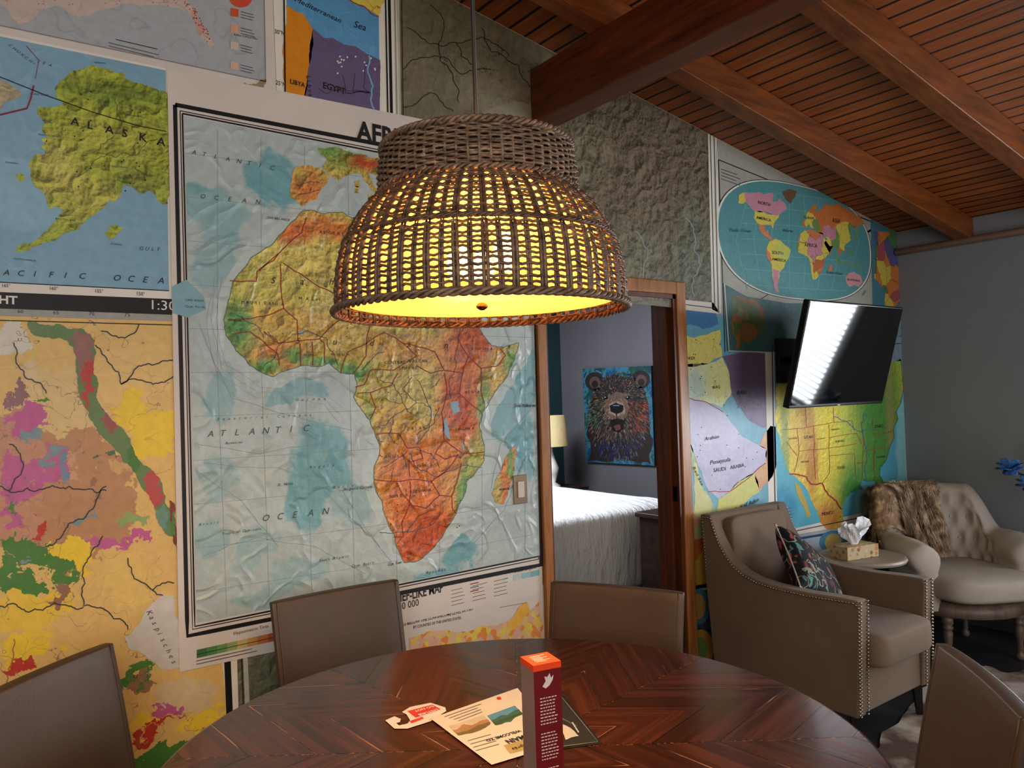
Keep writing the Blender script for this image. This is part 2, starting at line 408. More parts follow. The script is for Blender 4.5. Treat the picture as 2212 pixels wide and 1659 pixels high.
# --- grey relief
s=Sheet('wall_map',base=.0015)
s.poly([(854,-140),(1000,-140),(1130,40),(1535,240),(1556,676),(866,600)],mapmat('reliefA',(118,110,90),relief=(9,.7),rivers=(5,.003,(66,62,54)),iso=(2.2,9,.02,(96,90,74)),mott=.12,blobs=[(950,60,80,50,(104,102,80)),(1060,200,60,40,(134,126,104))],soft=.8),0)
s.poly([(1190,60),(1260,60),(1390,150),(1535,240),(1540,660),(1240,640),(1225,300),(1180,262)],mapmat('reliefB',(110,98,82),relief=(9,3.2),rivers=(3,.0016,(130,134,128)),mott=.10,blobs=[(1250,300,60,80,(118,110,90)),(1500,560,40,80,(102,104,84)),(1380,560,60,50,(114,110,88))],soft=.8),1,.06)
for P_ in ([(880,60),(930,95),(985,92),(1020,140)],[(870,150),(940,120),(1000,160),(1060,150)],[(930,10),(960,60),(950,130),(990,220)],[(1040,60),(1060,110),(1120,140),(1150,190)],[(870,230),(930,200),(980,240)],[(985,92),(1040,80),(1100,120)]):
    s.line(P_,1.8,(50,48,42),2,.15)
for P_ in ([(1370,500),(1400,540),(1390,600)],[(1480,470),(1510,560),(1500,640)]): s.line(P_,2.2,(134,146,146),2,.2)
s.poly([(1040,240),(1110,218),(1150,228),(1160,262),(1060,262)],(140,132,112),2,.06)
s.poly([(1528,240),(1548,240),(1558,678),(1538,668)],WH,3)
s.line([(1533,240),(1544,670)],1.6,BK,4); s.line([(1541,240),(1552,674)],3,(120,120,105),4)
s.poly([(1466,646),(1541,654),(1556,678),(1468,668)],WH,3); s.line([(1466,656),(1546,666)],1.6,BK,4)
s.line([(858,-140),(868,560)],5,(180,174,155),3)
s.line([(866,-140),(875,560)],1.5,BK,4)
s.done('grey-brown relief map of mountains pasted up to the sloping ceiling','wall map')
# --- world map
s=Sheet('wall_map',base=.002)
s.poly([(1545,220),(1900,400),(1892,782),(1560,768)],mapmat('wpanel',(162,160,148)),0)
s.line([(1552,345),(1566,760)],2,BK,1); s.line([(1552,345),(1880,478)],2,BK,1); s.greek(1558,365,1600,380,4,7); 
sea=mapmat('wsea',(88,140,142),iso=(4,6,.03,(102,154,154)))
xl=wallP(1551,500).x; xr=wallP(1878,540).x; zt=wallP(1705,398).z; zb=wallP(1705,643).z
def ov(i,k=1.):
    tt=2*math.pi*i/64; g=lambda v,e:math.copysign(abs(v)**e,v)
    return Vector(((xl+xr)/2+(xr-xl)/2*k*g(math.cos(tt),.75),0,(zt+zb)/2+(zt-zb)/2*k*g(math.sin(tt),.85)))
def addraw(s,V,m,lay):
    if isinstance(m,tuple): m=plain(m)
    o=len(s.V); s.V+=[Vector((v.x,D-s.base-lay*.0004,v.z)) for v in V]; s.F.append(tuple(range(o,o+len(V)))); s.M.append(s.mi(m))
addraw(s,[ov(i,1.03) for i in range(64)][::-1],BK,1); addraw(s,[ov(i,1.02) for i in range(64)][::-1],WH,2); addraw(s,[ov(i) for i in range(64)][::-1],sea,3)
for k in range(-3,4):
    s.line([(1600+abs(k)*4,520+k*33-5),(1700,520+k*34),(1840-abs(k)*4,520+k*32+12)],1,(116,166,166),4)
for x in range(1590,1860,38): s.line([(x+(1713-x)*.2,415+abs(x-1690)*.12),(x,520),(x+(1713-x)*.2,625)],1,(116,166,166),4)
PNK=(186,132,146); YLW=(198,182,86); ORG=(196,122,80); GRN=(110,140,80)
s.poly([(1598,424),(1606,416),(1622,418),(1640,414),(1650,420),(1660,416),(1672,420),(1668,434),(1676,436),(1684,428),(1694,438),(1700,452),(1690,458),(1682,464),(1670,464),(1650,458),(1630,456),(1618,444),(1610,436),(1600,436)],PNK,5,.15)
s.poly([(1596,422),(1608,416),(1612,434),(1606,440),(1594,438)],YLW,6,.12)
s.poly([(1630,456),(1650,458),(1670,464),(1684,464),(1678,474),(1672,482),(1670,494),(1666,486),(1654,486),(1644,486),(1634,480),(1628,470)],YLW,5,.1)
s.poly([(1636,482),(1644,486),(1652,488),(1652,500),(1660,498),(1660,506),(1666,512),(1670,520),(1658,514),(1646,504),(1640,494)],ORG,5,.1)
s.poly([(1690,414),(1706,408),(1722,412),(1718,424),(1708,440),(1700,434),(1694,424)],(110,84,62),5,.12)
s.poly([(1662,522),(1674,516),(1686,520),(1696,530),(1708,540),(1706,552),(1698,566),(1692,580),(1684,588),(1682,604),(1678,618),(1682,632),(1674,628),(1670,606),(1668,584),(1664,566),(1656,552),(1656,536)],YLW,5,.1)
s.poly([(1676,528),(1688,524),(1698,532),(1708,540),(1704,556),(1696,568),(1688,564),(1680,552),(1672,542)],(182,184,96),6,.1)
s.poly([(1670,580),(1682,584),(1682,604),(1678,620),(1682,632),(1674,628),(1671,606)],PNK,6,.08)
s.poly([(1656,536),(1664,546),(1668,562),(1664,566),(1656,552)],ORG,6,.08)
s.poly([(1728,506),(1738,498),(1752,496),(1766,502),(1778,504),(1784,520),(1792,532),(1800,532),(1792,546),(1782,558),(1780,574),(1772,590),(1764,602),(1756,604),(1752,588),(1750,570),(1746,556),(1736,550),(1724,544),(1720,528)],mapmat('waf',(190,170,84),cells=(14,[ORG,YLW,GRN,PNK,YLW,(176,104,66)]),net=(14,.02,(120,90,56))),5,.08)
s.poly([(1792,574),(1798,570),(1796,586),(1790,590)],ORG,5,.08)
s.poly([(1734,488),(1732,478),(1742,474),(1740,462),(1750,452),(1758,440),(1766,446),(1760,458),(1776,450),(1784,440),(1796,444),(1808,440),(1826,450),(1846,462),(1862,474),(1866,484),(1854,486),(1850,496),(1842,490),(1836,500),(1840,512),(1832,524),(1824,530),(1826,544),(1818,540),(1816,552),(1808,542),(1804,530),(1798,534),(1794,550),(1786,536),(1780,524),(1788,516),(1778,506),(1770,504),(1762,494),(1752,492),(1748,484),(1742,490)],mapmat('weu',(188,114,64),blobs=[(1822,510,20,16,YLW),(1802,520,12,12,GRN),(1748,480,12,12,YLW),(1790,504,14,9,PNK),(1838,500,8,8,GRN),(1760,486,8,8,GRN),(1786,526,10,9,YLW)],soft=.05,net=(9,.012,(130,80,54))),5,.1)
s.poly([(1826,600),(1834,590),(1846,586),(1852,592),(1860,596),(1864,610),(1856,620),(1846,616),(1834,620),(1828,612)],(194,144,146),5,.1)
for pp in ([(1812,562),(1824,568),(1838,570)],[(1804,552),(1812,566)],[(1842,572),(1858,580)],[(1870,628),(1862,638)],[(1844,518),(1850,506),(1856,498)],[(1728,462),(1732,470)],[(1834,538),(1838,552)]): s.line(pp,4,(116,142,86),5,.2)
s.text('NORTH',(1638,440),(1664,446),INK,8,.8,0,.01); s.text('AMERICA',(1634,472),(1666,479),INK,8,.7,0,.01)
s.text('SOUTH',(1668,548),(1692,551),INK,8,.8,0,.01); s.text('AMERICA',(1668,562),(1698,566),INK,8,.7,0,.01)
s.text('AFRICA',(1738,532),(1766,535),INK,8,.8,0,.0); s.text('AUSTRALIA',(1830,606),(1858,609),INK,8,.7,0,.0); s.text('EUROPE',(1738,472),(1760,475),INK,8,.7); s.text('ASIA',(1798,480),(1816,483),INK,8,.9)
s.text('Pacific Ocean',(1576,500),(1622,502),(40,80,90),8,.7,.3); s.text('Atlantic',(1690,500),(1714,502),(40,80,90),8,.7,.3); s.text('Indian Ocean',(1786,590),(1820,594),(40,80,90),8,.7,.3)
s.poly([(1562,612),(1612,640),(1700,655),(1742,655),(1745,762),(1570,758)],mapmat('inset',(70,106,108),iso=(4,6,.05,(86,124,124))),4)
s.poly([(1580,640),(1625,645),(1650,665),(1655,700),(1620,740),(1590,755),(1580,700)],mapmat('insl',(140,120,66),cells=(14,[(146,100,56),(124,118,62),(90,106,62),(140,98,62)])),5,.12)
s.line([(1565,612),(1575,758),(1745,764)],2,WH,6)
s.done('oval world map in teal with coloured continents on a grey panel','wall map')
# --- right strip political africa
s=Sheet('wall_map',base=.003)
s.poly([(1880,440),(1952,470),(1962,790),(1888,790)],mapmat('strip_sea',(74,120,134)),0)
s.poly([(1886,500),(1945,512),(1944,560),(1952,600),(1950,640),(1930,668),(1912,660),(1905,620),(1888,600)],mapmat('strip_land',(190,116,56),cells=(9,[(186,116,60),(78,118,74),(190,170,74),(92,90,130),(186,116,60),(160,82,88)]),net=(9,.015,(60,50,50))),1,.1)
s.poly([(1888,680),(1958,690),(1960,780),(1888,780)],mapmat('strip2',(132,150,160),net=(9,.02,(90,110,120))),2)
s.done('narrow strip of a colourful political map in the wall corner','wall map')
# --- Middle East
s=Sheet('wall_map',base=.0022)
s.poly([(1472,668),(1560,680),(1700,700),(1704,1160),(1482,1210)],mapmat('me_sea',(108,160,176),blobs=[(1530,1110,60,(120,170,184))]),0)
s.poly([(1472,668),(1545,676),(1552,700),(1520,712),(1490,700),(1474,706)],(76,124,166),1,.1)
s.poly([(1474,722),(1500,730),(1530,722),(1556,712),(1560,770),(1530,786),(1500,792),(1476,788)],mapmat('me1',(206,196,116),net=(14,.012,(150,130,80))),1,.08)
s.poly([(1476,788),(1530,786),(1560,772),(1574,800),(1580,850),(1560,880),(1520,868),(1482,862)],mapmat('me2',(200,206,164),blobs=[(1500,830,20,26,(184,198,184)),(1556,820,26,30,(206,204,146))],net=(14,.01,(140,150,120))),1,.08)
s.poly([(1560,770),(1640,762),(1700,780),(1700,900),(1650,925),(1620,910),(1596,880),(1580,850),(1574,800)],mapmat('me3',(118,102,126),iso=(6,6,.03,(102,86,108))),1,.06)
s.poly([(1478,858),(1500,866),(1524,868),(1562,890),(1586,920),(1606,945),(1640,962),(1656,970),(1654,1000),(1630,1020),(1596,1040),(1576,1062),(1552,1078),(1530,1060),(1516,1020),(1494,970),(1480,920)],mapmat('saudi',(182,176,198),iso=(5,6,.03,(168,160,188))),2,.06)
s.poly([(1656,970),(1640,962),(1650,938),(1664,920),(1700,930),(1690,960),(1668,1030),(1640,1062),(1630,1020),(1654,1000)],mapmat('oman',(198,152,108),iso=(6,5,.04,(184,136,94))),2,.08)
s.poly([(1552,1078),(1576,1062),(1596,1040),(1630,1020),(1640,1062),(1600,1096),(1562,1122),(1546,1110)],(198,194,116),2,.08)
s.poly([(1478,930),(1500,985),(1530,1070),(1560,1120),(1550,1150),(1484,1180)],mapmat('me5',(204,184,144),cells=(7,[(200,156,124),(160,180,132),(198,194,136)])),2,.08)
s.line([(1478,858),(1524,868),(1562,890)],1.6,RED,4,.05); s.line([(1530,1062),(1576,1062),(1630,1020),(1654,1000)],1.6,RED,4,.05)
for _ in range(40): s.ell(random.uniform(1482,1640),random.uniform(730,1060),1.1,1.1,BK,5,6)
s.text('TURKEY',(1474,777),(1502,777),INK,6,.8); s.text('IRAN',(1592,853),(1612,851),INK,6,.8,0,.02)
s.text('Arabian',(1522,952),(1554,946),INK,6,.7,.3); s.text('Peninsula',(1534,1004),(1578,996),INK,6,.7,.3); s.text('SAUDI',(1542,1020),(1568,1016),INK,6,.8); s.text('ARABIA',(1578,1014),(1608,1008),INK,6,.8); s.text('Gulf of Aden',(1586,1106),(1640,1082),INK,6,.7,.3); s.text('IRAQ',(1540,840),(1556,838),INK,6,.8); s.text('Red Sea',(1496,1010),(1516,1050),INK,6,.7,.3)
s.done('political map of the Middle East with a lavender Saudi Arabia','wall map')
# --- USA relief
s=Sheet('wall_map',base=.003)
s.poly([(1652,740),(1955,735),(1968,1112),(1662,1165)],WH,0)
s.poly([(1672,752),(1948,748),(1960,1085),(1680,1150)],mapmat('us2sea',(92,166,184),blobs=[(1900,1085,50,24,(150,198,200)),(1690,1100,30,30,(72,144,172)),(1950,1000,14,90,(140,192,196))],soft=.3),1)
us=[(1676,860),(1690,790),(1946,775),(1952,840),(1946,870),(1936,890),(1940,905),(1930,925),(1932,945),(1922,965),(1916,990),(1902,1010),(1900,1026),(1912,1050),(1922,1078),(1918,1090),(1908,1078),(1898,1052),(1890,1038),(1874,1040),(1862,1036),(1858,1048),(1866,1058),(1852,1056),(1838,1064),(1826,1078),(1818,1096),(1822,1122),(1834,1140),(1786,1143),(1772,1128),(1762,1100),(1750,1074),(1738,1050),(1724,1036),(1706,1022),(1694,990),(1684,940)]
s.poly(us,mapmat('us2land',(220,202,84),blobs=[(1732,940,30,56,(212,180,88)),(1752,990,13,50,(190,138,74)),(1742,900,13,50,(196,158,88)),(1694,950,9,60,(150,160,84)),(1830,920,26,100,(202,202,90)),(1900,930,56,160,(88,144,68)),(1856,1060,50,34,(86,144,74)),(1922,900,9,90,(142,146,84)),(1785,1120,30,24,(188,134,70))],relief=(18,1.1),soft=.6,warp=(9,.03)),2,.08)
s.line(us[2:25],1.2,(60,110,110),4.2)
s.poly([(1716,1040),(1728,1050),(1742,1082),(1752,1112),(1744,1118),(1732,1088),(1720,1060)],(184,160,80),3,.06)
s.line([(1706,1024),(1742,1030),(1752,1046),(1776,1044),(1790,1070),(1806,1082),(1818,1100)],3,RED,4,.08)
ST=(160,70,50)
for P_ in ([(1690,928),(1760,920),(1840,908),(1846,930)],[(1722,925),(1726,980),(1716,1020)],[(1757,921),(1762,1036)],[(1726,975),(1790,968),(1850,958)],[(1790,916),(1792,1020),(1776,1044)],[(1700,955),(1722,984)],[(1792,946),(1850,936),(1862,960)],[(1792,985),(1846,980),(1850,1040)],[(1860,910),(1866,950),(1862,1036)],[(1866,975),(1912,965)],[(1888,970),(1890,1034)],[(1884,905),(1888,945),(1930,930)],[(1850,1000),(1866,1000)],[(1740,880),(1742,922)],[(1800,880),(1802,912)]): s.line(P_,1.2,ST,4,.03)
for P_ in ([(1866,890),(1862,930),(1872,970),(1866,1010),(1868,1040)],[(1862,930),(1900,930)],[(1800,900),(1840,920),(1866,935)]): s.line(P_,1.4,(60,110,160),5,.12)
s.line([(1668,748),(1950,742),(1964,1096),(1676,1156)],2,(60,60,70),4,closed=True)
s.text('MEXICO',(1776,1114),(1802,1110),INK,6,.8)
for nm,x,y in (('NEVADA',1704,950),('UTAH',1738,948),('KANSAS',1806,956),('TEXAS',1808,1014),('ARIZONA',1730,1000),('GEORGIA',1894,990),('NEBRASKA',1796,930),('OHIO',1890,925),('COLORADO',1764,950)):
    s.text(nm,(x,y),(x+18,y-2),INK,6,.75)
s.greek(1690,1100,1712,1097,5,7,w=1.2)
s.done('physical map of the United States, yellow west and green east','wall map')
# --- strip below
s=Sheet('wall_map',base=.0026)
s.poly([(1480,1200),(1668,1165),(1970,1115),(1990,1330),(1500,1500)],mapmat('low_pan',(160,172,178)),0)
s.line([(1700,1168),(1960,1124)],5,(50,66,110),1)
s.ell(1800,1172,30,26,(80,130,158),2); s.ell(1800,1172,18,20,(180,158,96),3)
s.poly([(1868,1146),(1976,1126),(1984,1230),(1874,1250)],mapmat('maroon',(112,60,52),cells=(10,[(102,56,50),(86,50,48),(120,78,54),(96,70,78)])),2)
s.poly([(1480,1170),(1530,1160),(1540,1260),(1484,1270)],mapmat('lo1',(180,90,44),cells=(9,[(176,100,50),(180,150,62),(140,60,44),(190,124,66)])),2)
s.line([(1486,1272),(1560,1258)],8,(30,30,50),3); s.poly([(1488,1282),(1570,1266),(1590,1470),(1494,1490)],mapmat('lo2',(60,76,92)),2)
s.ell(1508,1310,26,40,(74,124,140),3); s.ell(1508,1310,16,28,(170,138,80),4); s.ell(1514,1400,28,40,(176,142,68),3); s.ell(1512,1402,16,26,(116,138,80),4)
s.done('lower maps with small hemispheres behind the armchairs','wall map')
# --- Alaska
s=Sheet('wall_map',base=.003)
s.poly([(-70,58),(362,148),(374,650),(-70,632)],WH,0)
s.poly([(-70,64),(358,152),(365,628),(-70,606)],mapmat('ak_sea',(128,162,180),blobs=[(40,420,120,100,(138,172,188))],iso=(3,5,.04,(142,176,192))),1)
AKL=mapmat('ak_land',(150,156,64),blobs=[(240,200,130,34,(120,134,58)),(170,420,80,60,(168,162,78)),(300,400,60,40,(134,142,64)),(120,350,50,60,(176,168,86)),(230,300,90,50,(160,160,70))],relief=(14,2.8),soft=.6)
s.poly([(118,192),(138,170),(160,152),(200,140),(238,150),(285,176),(330,190),(359,198),(363,440),(350,442),(338,425),(320,412),(300,418),(285,404),(268,400),(262,420),(244,440),(238,430),(220,452),(195,470),(172,492),(150,500),(126,515),(104,524),(84,530),(58,542),(32,546),(38,532),(66,526),(90,508),(112,484),(136,458),(120,446),(108,452),(100,430),(84,408),(66,382),(62,356),(74,336),(98,334),(88,316),(102,296),(90,278),(96,262),(80,246),(84,228),(112,232),(138,226),(122,208)],AKL,2,.16)
s.poly([(226,508),(236,490),(252,484),(266,494),(252,508),(236,520)],AKL,2,.2); s.poly([(34,378),(46,374),(56,384),(42,392)],AKL,2,.2); s.poly([(90,300),(100,298),(102,306),(92,308)],AKL,2,.2)
s.poly([(-70,160),(0,172),(30,188),(48,205),(22,216),(-4,240),(-70,250)],mapmat('sib',(166,156,126),relief=(16,1.6)),2,.14)
s.line([(-70,140),(0,166),(100,206),(200,242),(300,272),(360,284)],1.8,BK,5)
s.line([(-70,262),(0,248),(58,234),(66,214),(73,184)],3.5,(140,36,50),5)
s.line([(56,98),(84,130),(76,170)],1.5,(140,60,60),5)
for P_ in ([(250,210),(262,260),(240,300),(200,330)],[(340,300),(300,330),(250,340),(170,380)],[(330,380),(290,360)]): s.line(P_,1.1,(80,84,66),5,.2)
s.spaced('ALASKA',(152,268),(338,312),20,INK,6,0,.012)
s.spaced('ACIFIC',(6,594),(172,602),15,INK,6,.3); s.spaced('OCEA',(246,606),(340,612),15,INK,6,.3); s.spaced('GULF',(302,540),(340,542),9,(60,80,100),6,.3)
s.spaced('CHUKCHI',(18,98),(70,138),8,(60,90,120),6,.3); s.spaced('SEA',(80,134),(104,142),8,(60,90,120),6,.3)
for nm,x,y in (('BRISTOL BAY',120,474),('NORTON SOUND',84,292),('FAIRBANKS',270,250),('ANCHORAGE',240,360),('KODIAK',240,528),('NUNIVAK',12,352),('BARROW',205,136),('POINT HOPE',66,204),('NOME',92,262),('DUTCH HARBOR',30,560),('SEWARD',268,396)): s.text(nm,(x,y),(x+4*len(nm),y+len(nm)*.4),(60,80,90),6,.9)
for i in range(26): s.ell(random.uniform(110,350),random.uniform(190,420),1.6,1.6,BK,6,10)
for tx,x,y in (('165°',5,620),('160°',108,626),('155°',206,632),('150°',296,638)): s.text(tx,(x,y),(x+17,y+1),INK,6,1.2)
s.line([(-70,606),(365,628)],2,BK,4)
s.done('Alaska wall map with yellow-green relief land on blue sea','wall map')
# --- black strip
s=Sheet('wall_map',base=.0036)
s.poly([(-70,628),(371,646),(373,680),(-70,664)],BK,0)
s.text('HT',(-2,655),(38,657),WH,1,.95,0,.03); s.text('1:30',(328,668),(380,671),WH,1,.9)
s.poly([(-70,664),(373,680),(374,694),(-70,680)],(156,152,144),0)
for i,tx in enumerate(('60','65','70','75')): s.text(tx,(38+i*77,676+i*2.4),(50+i*77,676.5+i*2.4),INK,1,.9)
s.done('black title strip with white lettering between two wall maps','map strip')
# --- geological map
s=Sheet('wall_map',base=.0024)
G=(84,128,62); PK=(186,98,142); TE=(124,144,148); YE=(224,190,64); BR=(180,136,100); TN=(212,176,112); RD=(186,66,54); DG=(88,108,84); GY=(196,188,178)
blobs=[(120,900,110,120,(210,180,128)),(150,1080,150,170,BR),(30,1050,60,200,(188,140,112)),(290,800,90,70,(218,182,120)),(330,930,50,60,YE),(280,890,40,40,YE),(60,915,50,36,PK),(40,1035,46,66,PK),(120,1000,48,40,PK),(20,1110,30,30,PK),(66,950,26,16,TE),(118,984,32,16,TE),(140,1020,20,18,(120,136,156)),(30,1100,20,20,G),
 (110,1200,80,40,G),(40,1180,44,28,G),(40,1270,36,24,G),(130,1250,36,28,G),(150,1180,44,26,YE),(180,1200,24,50,YE),(70,1320,90,50,(220,184,76)),(60,1400,60,40,YE),(10,1240,30,40,G),(240,1170,40,16,PK),(310,1160,40,14,PK),(270,1250,60,60,(216,182,110)),(40,1440,36,20,RD),(80,1500,60,30,(210,176,78)),(290,1460,36,20,G),(310,1475,24,12,(150,116,88)),
 (300,1560,50,20,YE),(320,1590,30,16,RD),(350,1560,30,10,RD),(340,1640,60,26,G),(400,1500,60,40,(204,182,144)),(430,1560,40,26,YE),(360,1530,36,16,PK),(20,740,50,40,(206,196,180)),(70,800,30,24,(210,182,144)),(100,870,24,10,G),(30,850,20,40,(144,106,106)),(230,980,26,14,DG),(280,1120,30,14,(144,162,106)),(180,1120,20,10,TE),(90,1140,16,12,RD),(200,1060,18,8,(150,110,96)),(170,1010,14,20,(196,150,120)),(260,1010,30,12,(200,160,110)),(120,1290,14,30,(150,110,90)),(210,1420,30,12,(190,160,110)),(60,1220,12,8,TE)]
s.poly([(-70,676),(376,690),(400,1450),(480,1432),(494,1570),(430,1760),(-70,2100)],mapmat('geo',TN,blobs=blobs,warp=(17,.10),soft=.015,rivers=(4,.0018,(116,104,92)),iso=(2.5,12,.02,(150,120,80),.4)),0)
s.poly([(60,696),(130,700),(182,712),(206,735),(202,790),(208,850),(240,905),(282,955),(322,1010),(352,1060),(372,1110),(376,1160),(356,1150),(334,1098),(304,1050),(268,1000),(228,950),(192,890),(168,830),(164,770),(144,735),(64,712)],mapmat('geoband',(104,128,86),blobs=[(180,760,20,60,(152,108,100)),(190,830,10,60,(180,72,62)),(240,900,16,40,(152,88,88)),(330,1060,20,50,(178,82,80)),(350,1120,14,30,(110,142,124)),(290,990,14,40,(78,122,64))],warp=(30,.05),soft=.1),2,.16)
for P_ in ([(206,745),(236,785),(262,830),(330,830),(376,812)],[(30,740),(40,790),(90,830),(100,850)],[(218,715),(270,730),(300,700)],[(222,1158),(196,1200),(184,1260),(180,1310),(228,1318),(270,1345),(276,1360)],[(-10,1310),(60,1322),(180,1312)],[(230,1050),(200,1100),(150,1130),(100,1180)],[(276,1205),(290,1250),(330,1275),(352,1286)],[(20,960),(50,1010),(20,1060)],[(0,1050),(80,1060),(150,1050),(230,1060)],[(262,830),(300,790),(376,776)],[(330,1275),(376,1260)]):
    s.line(P_,2.4,(52,58,66),4,.18)
s.poly([(352,1282),(376,1290),(390,1360),(388,1440),(352,1448),(318,1420),(276,1398),(268,1376),(300,1350),(322,1310)],GY,3,.15)
s.poly([(366,1080),(378,1090),(384,1190),(372,1150)],mapmat('geow',(130,60,50),warp=(20,.03),blobs=[(374,1130,6,30,G)]),3,.1)
s.spaced('Kaspisches',(316,1322),(370,1430),11,(80,75,80),5,.25); s.spaced('US',(288,1466),(316,1464),10,(60,70,60),5)
s.line([(-70,690),(376,702)],2,BK,5)
s.line([(30,1380),(22,1440),(10,1480)],2,(170,90,90),5,.2)
s.done('geological wall map in yellow, brown, pink and green','wall map')
# --- lower left relief strip
s=Sheet('wall_map',base=.0018)
s.poly([(478,1400),(700,1370),(720,1600),(480,1640)],mapmat('rel3',(112,110,86),relief=(14,2.)),0)
s.poly([(476,1420),(512,1418),(516,1560),(478,1580)],WH,1); s.poly([(484,1420),(498,1418),(504,1560),(490,1570)],BK,2)
s.line([(530,1420),(536,1560)],10,(180,176,160),1); s.line([(522,1420),(527,1560)],2,BK,1)
s.done('grey-green relief map edge with black stripes low on the wall','wall map')
# --- Families map
s=Sheet('wall_map',base=.0034)
s.poly([(820,1330),(1176,1262),(1180,1430),(830,1500)],PAP,0)
s.text('FAMILIES BELOW THE LOW-INCOME LEVEL IN 1969',(846,1358),(1022,1318),INK,2,1.2,0,.01)
s.text('BY COUNTIES OF THE UNITED STATES',(893,1358),(996,1337),INK,2,1.2,0,.01)
FM=mapmat('fam',(214,170,120),cells=(45,[(206,174,136),(214,190,84),(212,136,66),(206,164,142),(214,180,94)]),warp=(20,.01))
s.poly([(884,1378),(900,1374),(960,1362),(1010,1366),(1040,1352),(1072,1352),(1098,1342),(1122,1310),(1136,1300),(1144,1320),(1164,1300),(1170,1400),(886,1460)],FM,2,.1)
s.poly([(1094,1352),(1122,1310),(1136,1300),(1144,1322),(1128,1346),(1110,1362)],(214,166,66),3,.14)
s.greek(1080,1312,1160,1298,1,6,(150,140,130))
s.done('pale map of American counties with orange shading below the Africa map','wall map')
# --- AFRICA
s=Sheet('wall_map',base=.005)
s.poly([(361,148),(1148,304),(1172,1282),(388,1452)],plain((204,192,182),.45,.04,4,nm='africa_paper'),0)
def frame(i,w,m,lay): s.line([(378+i,226+i*1.2),(1152-i*.5,376+i*1.1),(1169-i*.5,1220-i*1.1),(405+i,1374-i*1.3)],w,m,lay,closed=True)
frame(0,9,BK,1); frame(11,2,BK,1); frame(16,3.5,BK,1)
TL=(118,160,164)
s.poly([(398,250),(1146,396),(1166,1200),(425,1346)],mapmat('atl',(172,180,176),blobs=[(440,440,50,55,TL),(590,395,62,60,TL),(520,470,40,30,(150,172,171)),(700,1000,66,86,TL),(660,1080,44,60,TL),(640,840,60,26,(136,167,169)),(470,470,60,80,(142,170,171)),(450,560,40,60,(148,172,172)),(480,860,40,50,(144,170,171)),(450,1150,40,40,(150,173,172)),(990,1190,40,30,TL),(950,1250,50,20,TL),(1080,880,30,60,(132,167,169)),(1130,960,24,60,TL),(1130,820,30,60,(126,165,168)),(760,1080,50,40,(152,174,172)),(560,1290,60,24,(152,173,171)),(640,1240,60,30,(150,172,171)),(470,1040,40,50,(154,174,172)),(560,1180,50,40,(154,174,172))],warp=(6,.12),soft=.14,iso=(2.6,10,.012,(140,154,154),.25),wrk=.8),2)
for k in range(11):
    y0=330+k*95; y=lambda x: y0+(785-y0)*(x-398)/2976
    s.line([(400+k*2.4,y(400)),(780,y(780)-(k-4.5)*-1.5),(1150,y(1150))],.9,(138,146,146),3)
for k in range(8): s.line([(470+k*94,280+k*18),(478+k*93+(k-4)*2,800),(490+k*92,1325-k*18)],.9,(138,146,146),3)
SH=mapmat('shelf',(180,188,182),wrk=.8)
s.poly([(640,440),(600,480),(540,530),(500,580),(470,640),(456,700),(470,760),(520,815),(590,840),(650,812),(710,805),(750,840),(752,880),(790,940),(795,990),(780,1020),(790,1060),(815,1130),(846,1215),(880,1245),(930,1225),(985,1165),(1020,1090),(1060,1030),(1070,960),(1060,920),(1110,830),(1150,750),(1140,700),(1000,600),(800,480)],SH,2.5,.1)
for k in range(3):
    s.line([(480-k*8,600),(466-k*10,690),(490-k*11,790+k*7),(560-k*4,836+k*11),(640,838+k*12),(700,845+k*14),(740-k*4,880+k*16)],.8,(144,156,156),3,.04)
for P_ in ([(430,700),(500,860),(640,900),(760,930)],[(430,960),(560,980),(700,960)],[(440,1200),(560,1160),(680,1180),(790,1240)],[(430,1020),(520,1080),(600,1180)],[(440,1000),(600,1010),(740,1060),(850,1220)],[(700,1060),(760,1120),(820,1180)],[(1150,880),(1080,960),(1060,1060)],[(1140,980),(1090,1100),(1000,1200)]): s.line(P_,.9,(126,140,142),3,.03)
AF=mapmat('af_land',(190,170,92),blobs=[(620,600,130,80,(186,176,94)),(680,560,90,60,(200,180,100)),(640,700,110,40,(198,162,86)),(600,770,70,26,(194,126,70)),(700,490,90,24,(196,120,64)),(630,500,40,26,(192,110,56)),(510,700,28,60,(92,140,80)),(560,792,44,20,(100,146,80)),(700,782,44,13,(96,146,80)),(760,800,34,22,(100,148,80)),(800,740,80,30,(192,160,82)),(900,760,90,30,(198,150,78)),(850,860,60,50,(180,158,80)),(850,920,40,36,(192,150,74)),(1000,850,50,110,(196,108,52)),(985,900,32,60,(182,82,42)),(1030,730,54,50,(188,92,50)),(1090,780,30,50,(194,154,84)),(940,980,84,46,(198,122,56)),(870,1020,64,50,(196,118,56)),(900,1100,90,70,(200,110,48)),(930,1160,60,38,(184,82,40)),(880,1190,42,28,(186,90,46)),(1024,1010,20,50,(160,160,84)),(1002,1070,15,50,(108,150,82)),(1047,890,13,60,(118,150,82)),(520,590,24,50,(178,168,88)),(790,900,14,40,(150,156,82)),(640,770,30,12,(112,146,78)),(1104,790,16,40,(120,150,82))],relief=(13,2.4),soft=.7,warp=(8,.06),mott=.08,wrk=.8)
